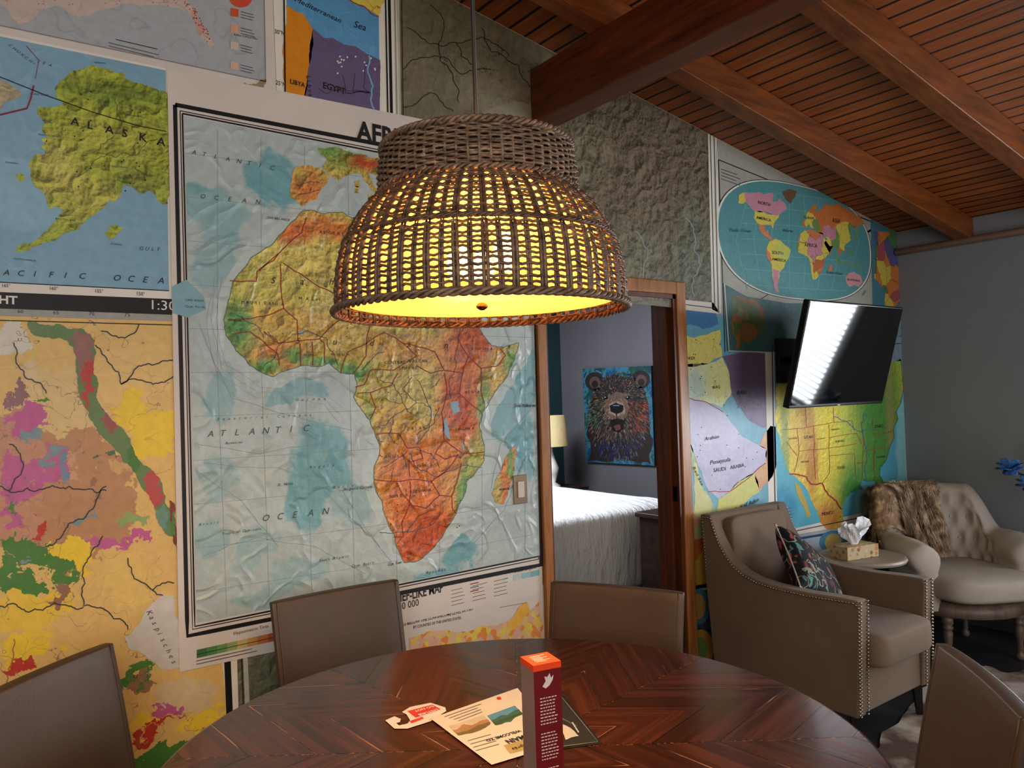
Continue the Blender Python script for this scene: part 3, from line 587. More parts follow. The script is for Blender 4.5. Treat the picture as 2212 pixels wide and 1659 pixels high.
afr=[(655,455),(640,472),(622,488),(606,506),(588,528),(560,546),(540,560),(520,588),(502,612),(497,640),(490,664),(483,690),(488,724),(510,758),(535,784),(560,802),(590,814),(626,798),(650,790),(680,792),(712,784),(736,806),(766,808),(772,832),(764,858),(782,886),(800,908),(810,934),(820,960),(818,986),(808,1012),(808,1042),(824,1080),(835,1120),(850,1152),(862,1190),(874,1216),(896,1214),(926,1194),(950,1166),(972,1132),(986,1108),(1000,1076),(1008,1040),(1030,1016),(1046,994),(1046,960),(1036,922),(1042,892),(1062,860),(1088,824),(1106,790),(1118,756),(1120,740),(1090,750),(1062,746),(1044,724),(1026,690),(1008,640),(985,580),(965,530),(955,490),(900,480),(860,488),(820,478),(780,476),(740,458),(700,462)]
aj=jag(afr,.08,True,6)
s.poly(aj,AF,4,0,400)
s.line(aj+[aj[0]],1.4,(76,104,96),4.5)
s.poly([(1112,962),(1117,980),(1112,1012),(1102,1050),(1088,1090),(1070,1086),(1062,1066),(1070,1036),(1084,1010),(1094,985)],mapmat('mad',(192,120,60),blobs=[(1104,1020,8,60,(116,148,82)),(1070,1050,8,40,(180,160,88))],relief=(14,2.2),soft=.5),4,.1)
EU=mapmat('eu_land',(186,160,88),blobs=[(660,400,36,40,(194,124,66)),(740,340,50,30,(140,150,78)),(790,355,40,14,(168,80,46)),(700,320,30,20,(120,148,80)),(650,380,12,14,(180,154,80))],relief=(14,2.6),soft=.6)
s.poly([(637,362),(662,356),(690,362),(712,376),(706,396),(692,412),(684,430),(662,440),(652,446),(638,432),(626,424),(628,396)],EU,4,.1)
s.poly([(686,318),(720,318),(780,332),(860,348),(862,420),(838,414),(822,392),(808,376),(796,374),(806,396),(818,412),(806,416),(790,392),(778,374),(752,378),(732,390),(712,376),(696,360),(706,344),(692,332)],EU,4,.12)
for x,y in ((772,396),(770,410),(800,426),(850,440)): s.poly([(x-6,y-6),(x+5,y-7),(x+6,y+7),(x-5,y+7)],EU,4,.2)
BL=[[(497,606),(554,608),(556,586),(592,562),(606,544)],[(606,544),(652,502),(662,470)],[(606,570),(613,666),(576,682),(520,690),(492,690)],[(612,568),(690,620),(736,642),(780,610)],[(560,586),(600,548)],[(613,666),(642,692),(644,736),(602,742),(570,716)],[(500,722),(540,716),(562,732),(600,764),(604,790)],[(642,735),(690,732),(736,690),(790,680)],[(650,790),(648,742)],[(676,790),(674,738)],[(702,784),(700,740),(690,732)],[(736,806),(752,760),(792,742),(800,700)],[(762,808),(790,770),(792,742)],[(790,742),(830,718),(872,742),(900,770),(850,800),(800,800),(788,830),(768,836)],[(872,742),(940,760),(960,800),(930,806),(900,790)],[(960,800),(1000,806),(1012,770),(990,730),(1010,690)],[(1012,770),(1040,796),(1076,790),(1092,768),(1080,752)],[(1000,806),(992,850),(1040,890)],[(1040,796),(1040,850),(1046,872)],[(772,850),(800,848),(812,880),(800,906)],[(800,848),(846,832),(860,806)],[(960,806),(966,850),(954,890),(960,950),(940,980),(962,992),(990,982)],[(992,850),(966,852)],[(812,938),(862,936),(880,968),(906,966),(914,990),(884,998),(886,1030)],[(962,952),(1000,980),(1046,976)],[(808,1036),(860,1040),(900,1036),(932,1040)],[(886,1040),(884,1092),(868,1128),(872,1158)],[(884,1092),(920,1098),(950,1070),(932,1040)],[(932,1040),(966,1016),(990,982)],[(950,1070),(976,1072),(990,1030),(996,1000)],[(976,1072),(978,1100),(986,1110)],[(872,1160),(850,1160)]]
for P_ in BL: s.line(P_,2.0,(146,42,32),6,.04)
RV=[[(560,800),(610,740),(660,715),(705,730),(730,790)],[(812,925),(850,900),(900,870),(930,880),(926,930),(900,960)],[(900,870),(870,840),(890,815)],[(1000,700),(985,760),(970,820),(975,860)],[(1040,1010),(990,1010),(940,1030),(900,1010),(890,980)],[(820,1150),(870,1150),(920,1140),(950,1110)],[(830,860),(870,870),(900,900)],[(510,680),(550,700),(570,730)],[(900,940),(940,910),(950,880)],[(850,1010),(840,1050)],[(640,400),(690,395)],[(650,420),(690,410)],[(850,900),(840,940),(860,960)],[(870,870),(850,830),(820,820)],[(900,820),(920,860),(930,880)],[(950,1010),(930,980),(900,970)],[(600,740),(580,720)],[(880,1010),(870,980)],[(830,1010),(860,990),(880,975)],[(940,1100),(900,1120),(880,1150)],[(780,800),(800,780),(830,760)],[(860,950),(880,920)],[(930,840),(950,820)]]
for P_ in RV: s.line(P_,1.2,(60,74,88),6,.14)
for q in ([(972,868),(990,866),(994,888),(978,896)],[(962,900),(970,930),(974,950),(966,946),(958,912)],[(998,950),(1004,980),(1002,990),(996,962)],[(640,718),(656,716),(652,724)]): s.poly(q,(144,168,180),6,.1)
s.text('AFRICA',(770,300),(922,330),INK,6,1.15,0,.03)
LB=(62,80,88)
s.spaced('ATLANTIC',(414,332),(584,366),10,LB,6,.3); s.spaced('OCEAN',(434,428),(552,440),10,LB,6,.3)
s.spaced('ATLANTIC',(448,944),(656,932),14,(60,84,94),6,.3); s.spaced('OCEAN',(568,1126),(696,1112),14,(60,84,94),6,.3)
s.spaced('Sahara',(586,612),(900,620),14,INK,7,.3); s.spaced('Sudan',(640,742),(960,752),13,INK,7,.3)
for nm,x,y,w,h in (('MAURITANIA',522,656,86,7),('MALI',646,648,44,7),('ALGERIA',690,504,60,7),('CENTRAL',832,786,40,6),('AFRICAN',880,783,38,6),('EMPIRE',862,798,36,6),('BOTSWANA',886,1066,40,6),('NAMIBIA',842,1076,34,6),('SENEGAL',494,694,26,5),('CASABLANCA',578,472,44,5),('ZAIRE',880,930,36,6),('MADAGASCAR',1078,1060,20,4),('ANGOLA',832,990,36,6),('ZAMBIA',900,1010,30,5),('KENYA',1006,850,26,5),('TANZANIA',984,930,36,5),('ETHIOPIA',1020,756,40,5),('NIGERIA',716,768,34,5),('GHANA',656,768,18,4)):
    s.spaced(nm,(x,y),(x+w,y+(785-y)*w/2700),h,INK,7)
for nm,x,y,w in (('Angola',668,1012,50),('Basin',720,1056,40),('Equatorial Current',470,908,200),('Benguela Current',742,1060,60),('Brazil',430,1136,40),('Tropic of Capricorn',480,1156,80),('South Atlantic',690,1214,60),('Mascarene',1128,880,30),('St. Helena',600,1050,30),('Cape Town',838,1222,26),('Cape Verde',400,664,40),('Cape Basin',760,1226,44),('Guinea',640,866,60),('Ascension',486,960,34),('Agulhas',920,1240,40),('Somali Basin',1110,880,40)):
    s.spaced(nm,(x,y),(x+w,y+(785-y)*w/2700),6,LB,7,.3)
for i in range(60):
    s.ell(random.uniform(560,1000) if i>30 else random.uniform(820,1000),random.uniform(600,760) if i>30 else random.uniform(780,1150),1.3,1.3,BK,7,6)
x=425
for c in ((64,110,70),(84,128,78),(108,146,88),(142,156,98),(186,170,108),(194,142,82),(188,114,62),(168,86,48),(142,64,40),(116,50,36)):
    y=1412-(x-425)*.223; s.poly([(x,y-8),(x+22,y-13),(x+22,y+5),(x,y+10)],c,2); x+=22
s.line([(425,1414),(645,1365)],1.2,BK,3)
s.text('Hypsometric Tints',(505,1372),(580,1355),INK,2,1); s.greek(424,1428,560,1398,2,7)
s.text('RELIEF-LIKE MAP',(838,1306),(958,1278),INK,2,1.5,0,.02); s.text('1:9 000 000',(830,1326),(905,1308),INK,2,1.2)
for k in range(3): s.greek(975+k*46,1276-k*10,1008+k*46,1268-k*10,5,8,(120,110,105),2,1.3)
for k in range(3): s.line([(1016,1262+k*8),(1034,1258+k*8)],2,(RED if k!=1 else (70,110,150)),3)
x=1090
for c in ((200,202,196),(172,188,186),(144,176,176),(118,164,166)): y=1252-(x-1090)*.2; s.poly([(x,y-6),(x+18,y-10),(x+18,y+2),(x,y+6)],c,2); x+=19
s.text('Ocean Depths',(1110,1238),(1158,1228),INK,2,1)
s.poly([(372,620),(402,604),(440,640),(446,668),(404,686),(374,676)],mapmat('cv',(128,164,172)),5)
s.text('CAPE VERDE',(400,650),(440,652),INK,6,.9)
s.done('large physical wall map of Africa with black border, wrinkled vinyl','wall map')
# light switch
sw=wallP(1121,1058); e=empty('light_switch',(sw.x,D-.007,sw.z-.055),0,'brass plate light switch with white rocker on the Africa map','light switch')
box('plate',-.034,.034,-.005,.0,0,.115,plain((140,120,96),.35,.05,metal=.6,nm='brass'),.002,e)
box('rocker',-.016,.016,-.01,-.004,.025,.09,plain((195,186,174),.4,nm='switch_white'),.002,e)
# ================================================================= BEDROOM
t=NT('linen'); o=t.pos(); n1=t.noise(t.vm('MULTIPLY',o,(7,1.5,2)),3,6,.6); t.bump(n1,.8,.06); m_linen=t.fin(lin((230,233,236)),.8)
bx0,bx1,by0,by1=2.35,4.2,3.72,5.8
e=empty('bed',((bx0+bx1)/2,(by0+by1)/2,0),0,'double bed with a crumpled white cotton cover','bed')
hx,hy=(bx1-bx0)/2,(by1-by0)/2
v,f=sq(hx,hy,.30,.22,.14,96,60); vv=[]
for q in v:
    q=Vector(q); q.z+=.40; w=noise.noise(Vector((q.x*6,q.y*1.8,q.z*3)))*.022+noise.noise(Vector((q.x*14,q.y*5,q.z*6)))*.010
    d=Vector((q.x,q.y,0)).normalized()
    if q.z>.5: q.z+=w
    else: q+=d*(w*1.6+.03*(.5-q.z))
    vv.append(q)
mesh('bed_cover',vv,f,m_linen,True,e)
box('bed_frame',-hx+.06,hx-.06,-hy+.06,hy-.02,.06,.3,plain((50,40,36),.5,nm='dark_frame'),.01,e)
for x in(-hx+.12,hx-.12):
    for y in(-hy+.12,hy-.1): box('leg',x-.03,x+.03,y-.03,y+.03,0,.07,plain((50,40,36),.5,nm='dark_frame'),0,e)
box('headboard',-hx,hx,hy,hy+.06,.05,1.1,plain((200,196,190),.5,nm='white_wood'),.02,e)
m_dk=wood('dark_wood',(34,24,20),(66,48,40),(1,8,8),.4)
e=empty('dresser',(3.86,3.35,0),0,'low dark wood cabinet at the foot of the bed','cabinet')
box('body',-.31,.31,-.17,.17,.0,.66,m_dk,.006,e); box('top',-.33,.33,-.19,.19,.66,.69,m_dk,.005,e)
for z in (.1,.38):
    dd=box('drawer',-.27,.27,-.185,-.165,z,z+.25,m_dk,.004,e); box('handle',-.05,.05,-.02,-.008,.12,.13,plain((110,100,90),.3,metal=.9,nm='pewter'),.002,dd)
e=empty('nightstand',(4.5,5.55,0),0,'dark wooden nightstand beside the bed','nightstand')
box('body',-.22,.22,-.2,.2,.1,.58,m_dk,.006,e); box('top',-.24,.24,-.22,.22,.58,.61,m_dk,.004,e); box('drawer',-.2,.2,-.215,-.198,.4,.55,m_dk,.004,e)
for x in(-.19,.19):
    for y in(-.17,.17): box('leg',x-.02,x+.02,y-.02,y+.02,0,.1,m_dk,0,e)
e=empty('table_lamp',(4.45,5.5,.61),0,'white turned table lamp with a cream fabric shade','table lamp')
mesh('lamp_base',*lathe([(.07,0),(.075,.02),(.03,.05),(.05,.12),(.065,.18),(.03,.27),(.015,.32),(.012,.42)],24),plain((225,222,215),.4,nm='white_gloss'),True,e)
mesh('lamp_shade',*lathe([(.16,.38),(.158,.385),(.13,.66),(.128,.66),(.155,.38)],32),plain((205,186,140),.8,nm='shade_cream'),True,e)
# bear painting
s=Sheet('painting',eastP,(-1,0,0),.032)
bearbg=NT('bear_bg'); P=bearbg.pos(); nz=bearbg.noise(bearbg.vm('MULTIPLY',P,(0,1,1)),4,7,.7)
m_bbg=bearbg.fin(bearbg.ramp(nz,[(.3,(18,32,42)),(.42,(28,78,112)),(.5,(64,112,134)),(.56,(34,72,50)),(.66,(22,46,90)),(.8,(74,100,54))]),.5)
c4=[(1258,797),(1406,790),(1414,1006),(1266,998)]
s.poly(c4,m_bbg,0)
B1=(44,35,33)
for i in range(220):
    x=random.uniform(1262,1404); y=random.uniform(800,995); an=random.uniform(0,6.28); l=random.uniform(6,14)
    if not(1260<x+l*math.cos(an)<1406 and 800<y+l*math.sin(an)<996): continue
    s.line([(x,y),(x+l*math.cos(an),y+l*math.sin(an))],random.uniform(2,3.5),random.choice([(24,60,96),(36,86,114),(30,70,56),(20,34,60),(74,112,122),(50,84,50)]),.5+random.random()*.3)
for x,y in ((1284,824),(1384,820)): s.ell(x,y,20,20,B1,1,24); s.ell(x+1,y+2,12,13,(84,68,62),2,20); s.ell(x+1,y+6,7,8,(40,31,31),3,20)
s.poly([(1282,840),(1302,816),(1334,808),(1368,814),(1390,838),(1400,880),(1404,930),(1406,1003),(1270,996),(1268,930),(1272,880)],B1,1,.14,9)
pal=[(84,62,48),(58,44,39),(110,86,68),(44,52,72),(98,68,50),(37,31,33),(66,70,60),(88,90,94),(34,44,70),(130,104,80)]
for i in range(2400):
    an=random.uniform(0,2*math.pi); rr=math.sqrt(random.random()); x=1336+64*rr*math.cos(an); y=902+96*rr*math.sin(an)
    if not(804<y<990) or not(1268<x<1402): continue
    dx,dy=(x-1330),(y-876); L=math.hypot(dx,dy)+1; l=random.uniform(3,7)
    c=random.choice(pal)
    if x>1356 and 865<y<930 and random.random()<.5: c=random.choice([(150,66,38),(124,52,38),(100,54,44)])
    if x<1306 and 866<y<930 and random.random()<.4: c=random.choice([(62,94,60),(84,102,64),(54,70,60)])
    if y>950 and random.random()<.6: c=random.choice([(26,36,74),(34,48,92),(30,29,40)])
    s.line([(x,y),(x+dx/L*l,y+dy/L*l+2)],random.uniform(.8,1.6),c,2+random.random())
s.poly([(1308,856),(1332,846),(1354,856),(1358,884),(1350,904),(1313,904),(1304,884)],(100,80,70),4,.1,6)
s.poly([(1314,874),(1332,866),(1348,874),(1350,894),(1332,900),(1314,894)],(136,118,106),4.5,.08,6)
for i in range(140):
    x=random.uniform(1304,1358); y=random.uniform(848,904); s.line([(x,y),(x+(x-1332)*.2,y+5)],1.0,random.choice([(150,130,116),(84,66,58),(112,92,80),(66,54,50)]),4.8)
for x in (1308,1356): s.ell(x,859,5,4.2,(14,12,14),5,14); s.ell(x-1,858,1.3,1.3,(190,190,190),6,8)
s.poly([(1317,876),(1330,870),(1347,876),(1345,889),(1332,894),(1319,889)],(16,16,20),5,.04); s.line([(1324,876),(1338,876)],2.2,(96,114,140),6)
s.line([(1332,893),(1333,905)],1.8,(24,18,18),5.2)
s.poly([(1318,908),(1334,904),(1350,908),(1347,926),(1336,936),(1322,929)],(28,18,20),5,.08); s.poly([(1325,920),(1340,917),(1341,927),(1331,931)],(96,56,56),6,.08)
pb=s.done('square canvas painting of a dark brown bear with open mouth','painting')
cv=[eastP(x,y,.0315) for x,y in c4]; cb=[v+Vector((.03,0,0)) for v in cv]; vs=[v-pb.location for v in cv+cb]
mesh('canvas_edge',vs,[(0,1,2,3),(4,7,6,5),(0,4,5,1),(1,5,6,2),(2,6,7,3),(3,7,4,0)],plain((30,40,52),.6,nm='canvas_side'),parent=pb)
# ================================================================= TELEVISION
tvc=Vector((3.66,2.12,1.605)); e=empty('television',tvc,0,'black flat-screen television tilted down on a wall bracket','television')
e.rotation_euler=(math.radians(15),0,0)
mt=plain((14,14,16),.3,.02,nm='tv_plastic')
w,h=.43,.262
box('body',-w,w,.0,.035,-h,h,mt,.006,e); box('rear_housing',-.25,.25,.035,.07,-.2,.14,mt,.012,e)
t=NT('tv_screen'); m_scr=t.fin(t.mix(t.noise(t.obj(),3),lin((6,7,9)),lin((9,10,12))),.06); m_scr.node_tree.nodes['Principled BSDF'].inputs['Specular IOR Level'].default_value=.8
box('screen',-w+.008,w-.008,-.0015,.001,-h+.016,h-.008,m_scr,0,e)
box('indicator',-.012,.012,-.002,.0,-h+.004,-h+.009,plain((190,190,190),.3,nm='tv_badge'),0,e)
rt=e.rotation_euler.to_matrix().inverted()
def tl(v): return rt@(Vector(v)-tvc)
pts=[tl(q) for q in((3.66,2.2,1.6),(3.62,2.3,1.6),(3.66,2.47,1.6))]
mesh('bracket_arm',*tube(pts,.018,8),mt,True,e)
v,f=boxd(3.58,3.74,2.465,2.492,1.48,1.72); mesh('wall_plate',[tl(q) for q in v],f,mt,parent=e)
# ================================================================= PENDANT
fh=Vector((math.sin(a),math.cos(a),0))
LP=CAM+fh*1.45+R0*(-.052); LP.z=1.612
e=empty('pendant_lamp',LP,0,'large woven wicker basket pendant lamp glowing warm over the table','pendant lamp')
def wick(nm,c):
    t=NT(nm); o=t.obj(); nz=t.noise(o,70,4); n2=t.noise(t.vm('MULTIPLY',o,(1,1,6)),14,3)
    f_=t.math('ADD',t.math('MULTIPLY',nz,.5),t.math('MULTIPLY',n2,.5))
    return t.fin(t.ramp(f_,c),.45)
m_wk=wick('wicker',[(.35,(70,52,40)),(.55,(112,88,68)),(.7,(156,128,100))])
m_wk2=wick('wicker_collar',[(.35,(76,58,46)),(.55,(124,100,80)),(.7,(162,136,110))])
HD=.224; HT=.30
prof=[(0,.268),(.04,.268),(.08,.264),(.11,.257),(.135,.248),(.16,.235),(.18,.222),(.198,.207),(.212,.191),(.224,.174)]
def pr(z,P_=prof):
    for (z0,r0),(z1,r1) in zip(P_,P_[1:]):
        if z<=z1: k=(z-z0)/(z1-z0); return r0+(r1-r0)*k
    return P_[-1][1]
def nextz(z,d):
    r=pr(z); L=0
    while L<d and z<HD:
        z2=z+.0005; r2=pr(z2); L+=math.hypot(.0005,r2-r); z,r=z2,r2
    return z
def ringrows(zs,rf,n,amp,zamp,tr,seg=6,flat=.9,irr=.0004):
    V=[];Fa=[]; N=n*4
    for i,z in enumerate(zs):
        o=len(V); sgn=1 if i%2 else -1; R=rf(z); tri=tr*random.uniform(.88,1.12); ph=random.uniform(0,6)
        for j in range(N):
            th=2*math.pi*j/N; r=R+amp*sgn*math.cos(n/2*th)+random.uniform(-irr,irr)
            zz=z+zamp*math.cos(n*th)*sgn+.0009*math.sin(5*th+i)+.0010*noise.noise(Vector((math.cos(th)*7,math.sin(th)*7,ph)))
            for k in range(seg):
                w=2*math.pi*k/seg; rr=r+tri*math.cos(w); V.append((rr*math.cos(th),rr*math.sin(th),zz+tri*flat*math.sin(w)))
        for j in range(N):
            jj=(j+1)%N
            for k in range(seg):
                kk=(k+1)%seg; Fa.append((o+j*seg+k,o+jj*seg+k,o+jj*seg+kk,o+j*seg+kk))
    return V,Fa
NS=72
zs=[]; z=.010
while z<HD-.003:
    zs.append(z); z=nextz(z,.0086 if not(.118<z<.132) else .0062)
dome=ringrows(zs,pr,NS,.0032,.0014,.0027)
stk=[]
for i in range(NS):
    jt=random.uniform(-.004,.004); wd=.0034 if i%2 else .0026
    for dd_,rr_ in((-wd*.9,wd),(wd*.9,wd)):
        P_=[]
        for k in range(15):
            zz=k*HD/14; R=pr(zz)+(.0012 if i%2 else -.0012); th=2*math.pi*(i+.5)/NS+dd_/.26+jt*math.sin(k*.5+i); P_.append((R*math.cos(th),R*math.sin(th),zz))
        stk.append(tube(P_,[rr_*(.45+.55*pr(k*HD/14)/.268) for k in range(15)],5))
mesh('shade_weave',*merge([dome]+stk),m_wk,True,e)
def braid(R,z,hr,turn,tr):
    P_=[]
    for ph in (0,math.pi*2/3,math.pi*4/3):
        N=turn*10; P_.append(tube([((R+hr*math.cos(turn*2*math.pi*i/N+ph))*math.cos(2*math.pi*i/N),(R+hr*math.cos(turn*2*math.pi*i/N+ph))*math.sin(2*math.pi*i/N),z+hr*math.sin(turn*2*math.pi*i/N+ph)) for i in range(N)],tr,6,True))
    return merge(P_)
mesh('shade_rim',*braid(.273,.003,.0045,34,.0036),m_wk2,True,e)
mesh('shade_band',*braid(pr(.126)+.002,.126,.0024,44,.0024),m_wk,True,e)
cp=[(.218,.175),(.236,.184),(.262,.184),(HT,.177)]
zs=[.224+.0051*i for i in range(16)]
col_=ringrows(zs,lambda z:pr(z,cp),60,.0036,.0003,.0031)
stk=[tube([(pr(zz,cp)*math.cos(th),pr(zz,cp)*math.sin(th),zz) for zz in(.218,.236,.262,HT)],.003,5) for th in [2*math.pi*(i+.5)/60 for i in range(60)]]
mesh('shade_collar',*merge([col_,braid(.178,HT+.004,.0045,30,.0036),braid(.181,.224,.004,30,.003)]+stk),m_wk2,True,e)
def lathe_open(P_,n):
    V,Fa=lathe(P_,n); return V,[q for q in Fa if len(q)==4]
mesh('collar_lining',*lathe_open([(.169,.218),(.178,.236),(.178,.262),(.171,HT)],48),plain((58,42,32),.8,.2,60,nm='lining_brown'),True,e)
t=NT('liner'); tr=t.n('ShaderNodeBsdfTranslucent'); tr.inputs[0].default_value=lin((255,186,96)); tp=t.n('ShaderNodeBsdfTransparent'); tp.inputs[0].default_value=lin((255,220,160))
mx=t.n('ShaderNodeMixShader'); mx.inputs[0].default_value=.22; t.l(tr.outputs[0],mx.inputs[1]); t.l(tp.outputs[0],mx.inputs[2])
em=t.n('ShaderNodeEmission'); zz_=t.noise(t.obj(),5,2); t.l(t.ramp(zz_,[(.2,(255,146,58)),(.8,(255,166,80))]),em.inputs[0]); em.inputs[1].default_value=.62
ad=t.n('ShaderNodeAddShader'); t.l(mx.outputs[0],ad.inputs[0]); t.l(em.outputs[0],ad.inputs[1]); t.l(ad.outputs[0],t.t.nodes['Material Output'].inputs[0]); m_lin=t.m
lp=[(pr(.02+k*.0168)-.010,.02+k*.0168) for k in range(13)]
mesh('shade_liner',*lathe_open(lp,64),m_lin,True,e)
t=NT('diffuser'); tr=t.n('ShaderNodeBsdfTranslucent'); tr.inputs[0].default_value=lin((255,218,156)); em=t.n('ShaderNodeEmission'); t.l(t.mix(t.noise(t.obj(),3),lin((255,184,100)),lin((255,196,116))),em.inputs[0]); em.inputs[1].default_value=.42
ad=t.n('ShaderNodeAddShader'); t.l(tr.outputs[0],ad.inputs[0]); t.l(em.outputs[0],ad.inputs[1]); t.l(ad.outputs[0],t.t.nodes['Material Output'].inputs[0])
mesh('diffuser',*lathe([(.252,.018),(.252,.022)],64),t.m,False,e)
mesh('diffuser_knob',*lathe([(.004,.004),(.01,.008),(.012,.012),(.006,.018)],16),plain((120,90,50),.3,metal=.9,nm='brass_knob'),True,e)
CBK=plain((24,20,20),.5,nm='cord_black')
mesh('cord',*tube([(0,0,.18),(0,0,zc(LP.x)-LP.z)],.0042,8),CBK,True,e)
mesh('canopy',*lathe([(.06,zc(LP.x)-LP.z-.03),(.06,zc(LP.x)-LP.z-.005)],24),CBK,True,e)
mesh('lamp_holder',*lathe([(.02,.13),(.024,.18),(.012,.2)],16),CBK,True,e)
bm=NT('bulb'); em=bm.n('ShaderNodeEmission'); em.inputs[0].default_value=lin((255,230,186)); em.inputs[1].default_value=45; bm.l(em.outputs[0],bm.t.nodes['Material Output'].inputs[0])
def light(kind,loc,energy,color,size=.1,tgt=None,sy=None):
    l=bpy.data.lights.new('light',kind); l.energy=energy; l.color=color
    if kind=='AREA':
        l.size=size
        if sy: l.shape='RECTANGLE'; l.size_y=sy
    elif kind=='POINT': l.shadow_soft_size=size
    o=bpy.data.objects.new('light_source',l); COL.objects.link(o); o.location=loc
    if tgt: o.rotation_euler=(Vector(tgt)-Vector(loc)).to_track_quat('-Z','Y').to_euler()
    return o
WARM=(1,.66,.34)
for dr,df_,dz in ((.050,-.10,.094),(-.035,-.07,.078),(0,.1,.1)):
    q=R0*dr+fh*df_; v,f=sq(.024,.024,.036,1,1,16,10,(q.x,q.y,dz)); mesh('bulb',v,f,bm.m,True,e)
    l=light('POINT',LP+q+Vector((0,0,dz+.048)),2.6,WARM,.012); l.name='bulb_light'
l=light('AREA',LP+Vector((0,0,.0)),9,(1,.72,.42),.42,tgt=LP+Vector((0,0,-1))); l.data.shape='DISK'; l.name='downlight'
# ================================================================= TABLE
TC=CAM+fh*1.525+R0*(-.012); TR=.692
t=NT('table_wood'); o=t.obj(); sp=t.n('ShaderNodeSeparateXYZ'); t.l(o,sp.inputs[0])
an=t.math('ARCTAN2',sp.outputs[1],sp.outputs[0]); an=t.math('ADD',an,math.pi*3-math.radians(53.8))
q=t.math('DIVIDE',an,math.pi/4); sec=t.math('FLOOR',q); loc=t.math('MULTIPLY',t.math('ABSOLUTE',t.math('SUBTRACT',t.math('FRACT',q),.5)),math.pi/4)
rr=t.vm('LENGTH',t.vm('MULTIPLY',o,(1,1,0)))
u=t.math('MULTIPLY',rr,t.math('SINE',loc)); vv_=t.math('MULTIPLY',rr,t.math('COSINE',loc))
pl=t.math('DIVIDE',t.math('SUBTRACT',t.math('MULTIPLY',vv_,.45),t.math('MULTIPLY',u,-.89)),.10)
pid=t.math('FLOOR',pl); pf=t.math('FRACT',pl)
cmb=t.n('ShaderNodeCombineXYZ'); t.l(t.math('MULTIPLY',pl,2.2),cmb.inputs[0]); t.l(t.math('ADD',t.math('MULTIPLY',u,-.5),t.math('MULTIPLY',vv_,.55)),cmb.inputs[1]); t.l(t.math('MULTIPLY',sec,3.1),cmb.inputs[2])
gr=t.noise(cmb.outputs[0],2.4,8,.55)
wn=t.n('ShaderNodeTexWhiteNoise',noise_dimensions='2D'); c2=t.n('ShaderNodeCombineXYZ'); t.l(pid,c2.inputs[0]); t.l(sec,c2.inputs[1]); t.l(c2.outputs[0],wn.inputs['Vector'])
f_=t.math('ADD',t.math('MULTIPLY',gr,.88),t.math('MULTIPLY',wn.outputs[0],.12))
col=t.ramp(f_,[(.2,(38,18,9)),(.5,(68,33,18)),(.85,(104,56,32))])
g1=t.mr(t.math('ABSOLUTE',t.math('SUBTRACT',pf,.5)),.480,.491); g2=t.mr(t.math('MULTIPLY',t.math('SUBTRACT',math.pi/8,loc),rr),.0022,.0008); 
gg=t.math('MAXIMUM',g1,g2); scr=t.mr(t.noise(cmb.outputs[0],9,3),.54,.6)
col=t.mix(gg,col,t.mix(scr,lin((16,6,3)),lin((160,112,78)))); t.bump(t.math('SUBTRACT',t.math('MULTIPLY',gr,.25),gg),.2,.004)
m_tab=t.fin(col,t.mr(gr,.3,.7,.2,.32)); t.b.inputs['Coat Weight'].default_value=.4; t.b.inputs['Coat Roughness'].default_value=.12
m_tw=wood('table_base_wood',(36,15,8),(80,36,20),(6,6,1),.35)
e=empty('dining_table',(TC.x,TC.y,0),0,'round dark red-brown plank-pattern wooden dining table','dining table')
mesh('table_top',*lathe([(TR-.03,.715),(TR-.004,.722),(TR,.735),(TR,.752),(TR-.003,.758),(TR-.009,.76)],128),m_tab,False,e)
mesh('apron',*lathe([(.56,.64),(.57,.64),(.57,.716),(.56,.716)],64),m_tw,True,e)
studset('nailhead',[((TR+.001)*math.cos(2*math.pi*i/150),(TR+.001)*math.sin(2*math.pi*i/150),.742) for i in range(150)],.006,plain((120,100,84),.3,metal=.8,nm='nail_metal'),e)
mesh('pedestal',*lathe([(.16,.02),(.17,.05),(.1,.09),(.07,.16),(.09,.3),(.1,.4),(.07,.52),(.09,.6),(.2,.66),(.2,.7)],32),m_tw,True,e)
for i in range(4):
    th=math.pi/4+i*math.pi/2; v,f=tube([(.1*math.cos(th),.1*math.sin(th),.1),(.25*math.cos(th),.25*math.sin(th),.07),(.36*math.cos(th),.36*math.sin(th),.03)],[.05,.04,.03],10); mesh('foot',v,f,m_tw,True,e)
# ================================================================= DINING CHAIRS
t=NT('brown_leather'); o=t.obj(); n1=t.noise(o,220,3); n2=t.noise(o,5,4); t.bump(n1,.2,.002)
m_lea=t.fin(t.mix(n2,lin((64,48,35)),lin((88,68,50))),.45)
def dchair():
    W0,W1=.212,.205; NX,NZ=16,14
    V=[];Fa=[]
    def bp(u,v_,side):
        x=(W1+(W0-W1)*v_)*u; z=.40+.46*v_
        y=-.185-.085*v_**1.2-.014*(1-u*u); th=.017*(1-.35*abs(u)**8)
        return (x,y+side*th,z)
    for side in(1,-1):
        for j in range(NZ+1):
            for i in range(NX+1): V.append(bp(-1+2*i/NX,j/NZ,side))
    n=(NX+1)*(NZ+1)
    for j in range(NZ):
        for i in range(NX):
            q=j*(NX+1)+i; Fa.append((q,q+NX+1,q+NX+2,q+1)); Fa.append((n+q,n+q+1,n+q+NX+2,n+q+NX+1))
    edge=[i for i in range(NX+1)]+[j*(NX+1)+NX for j in range(1,NZ+1)]+[NZ*(NX+1)+i for i in range(NX-1,-1,-1)]+[j*(NX+1) for j in range(NZ-1,0,-1)]
    for q,r in zip(edge,edge[1:]+edge[:1]): Fa.append((q,r,n+r,n+q))
    return V,Fa,bp
bv,bf,bp=dchair()
proto={}
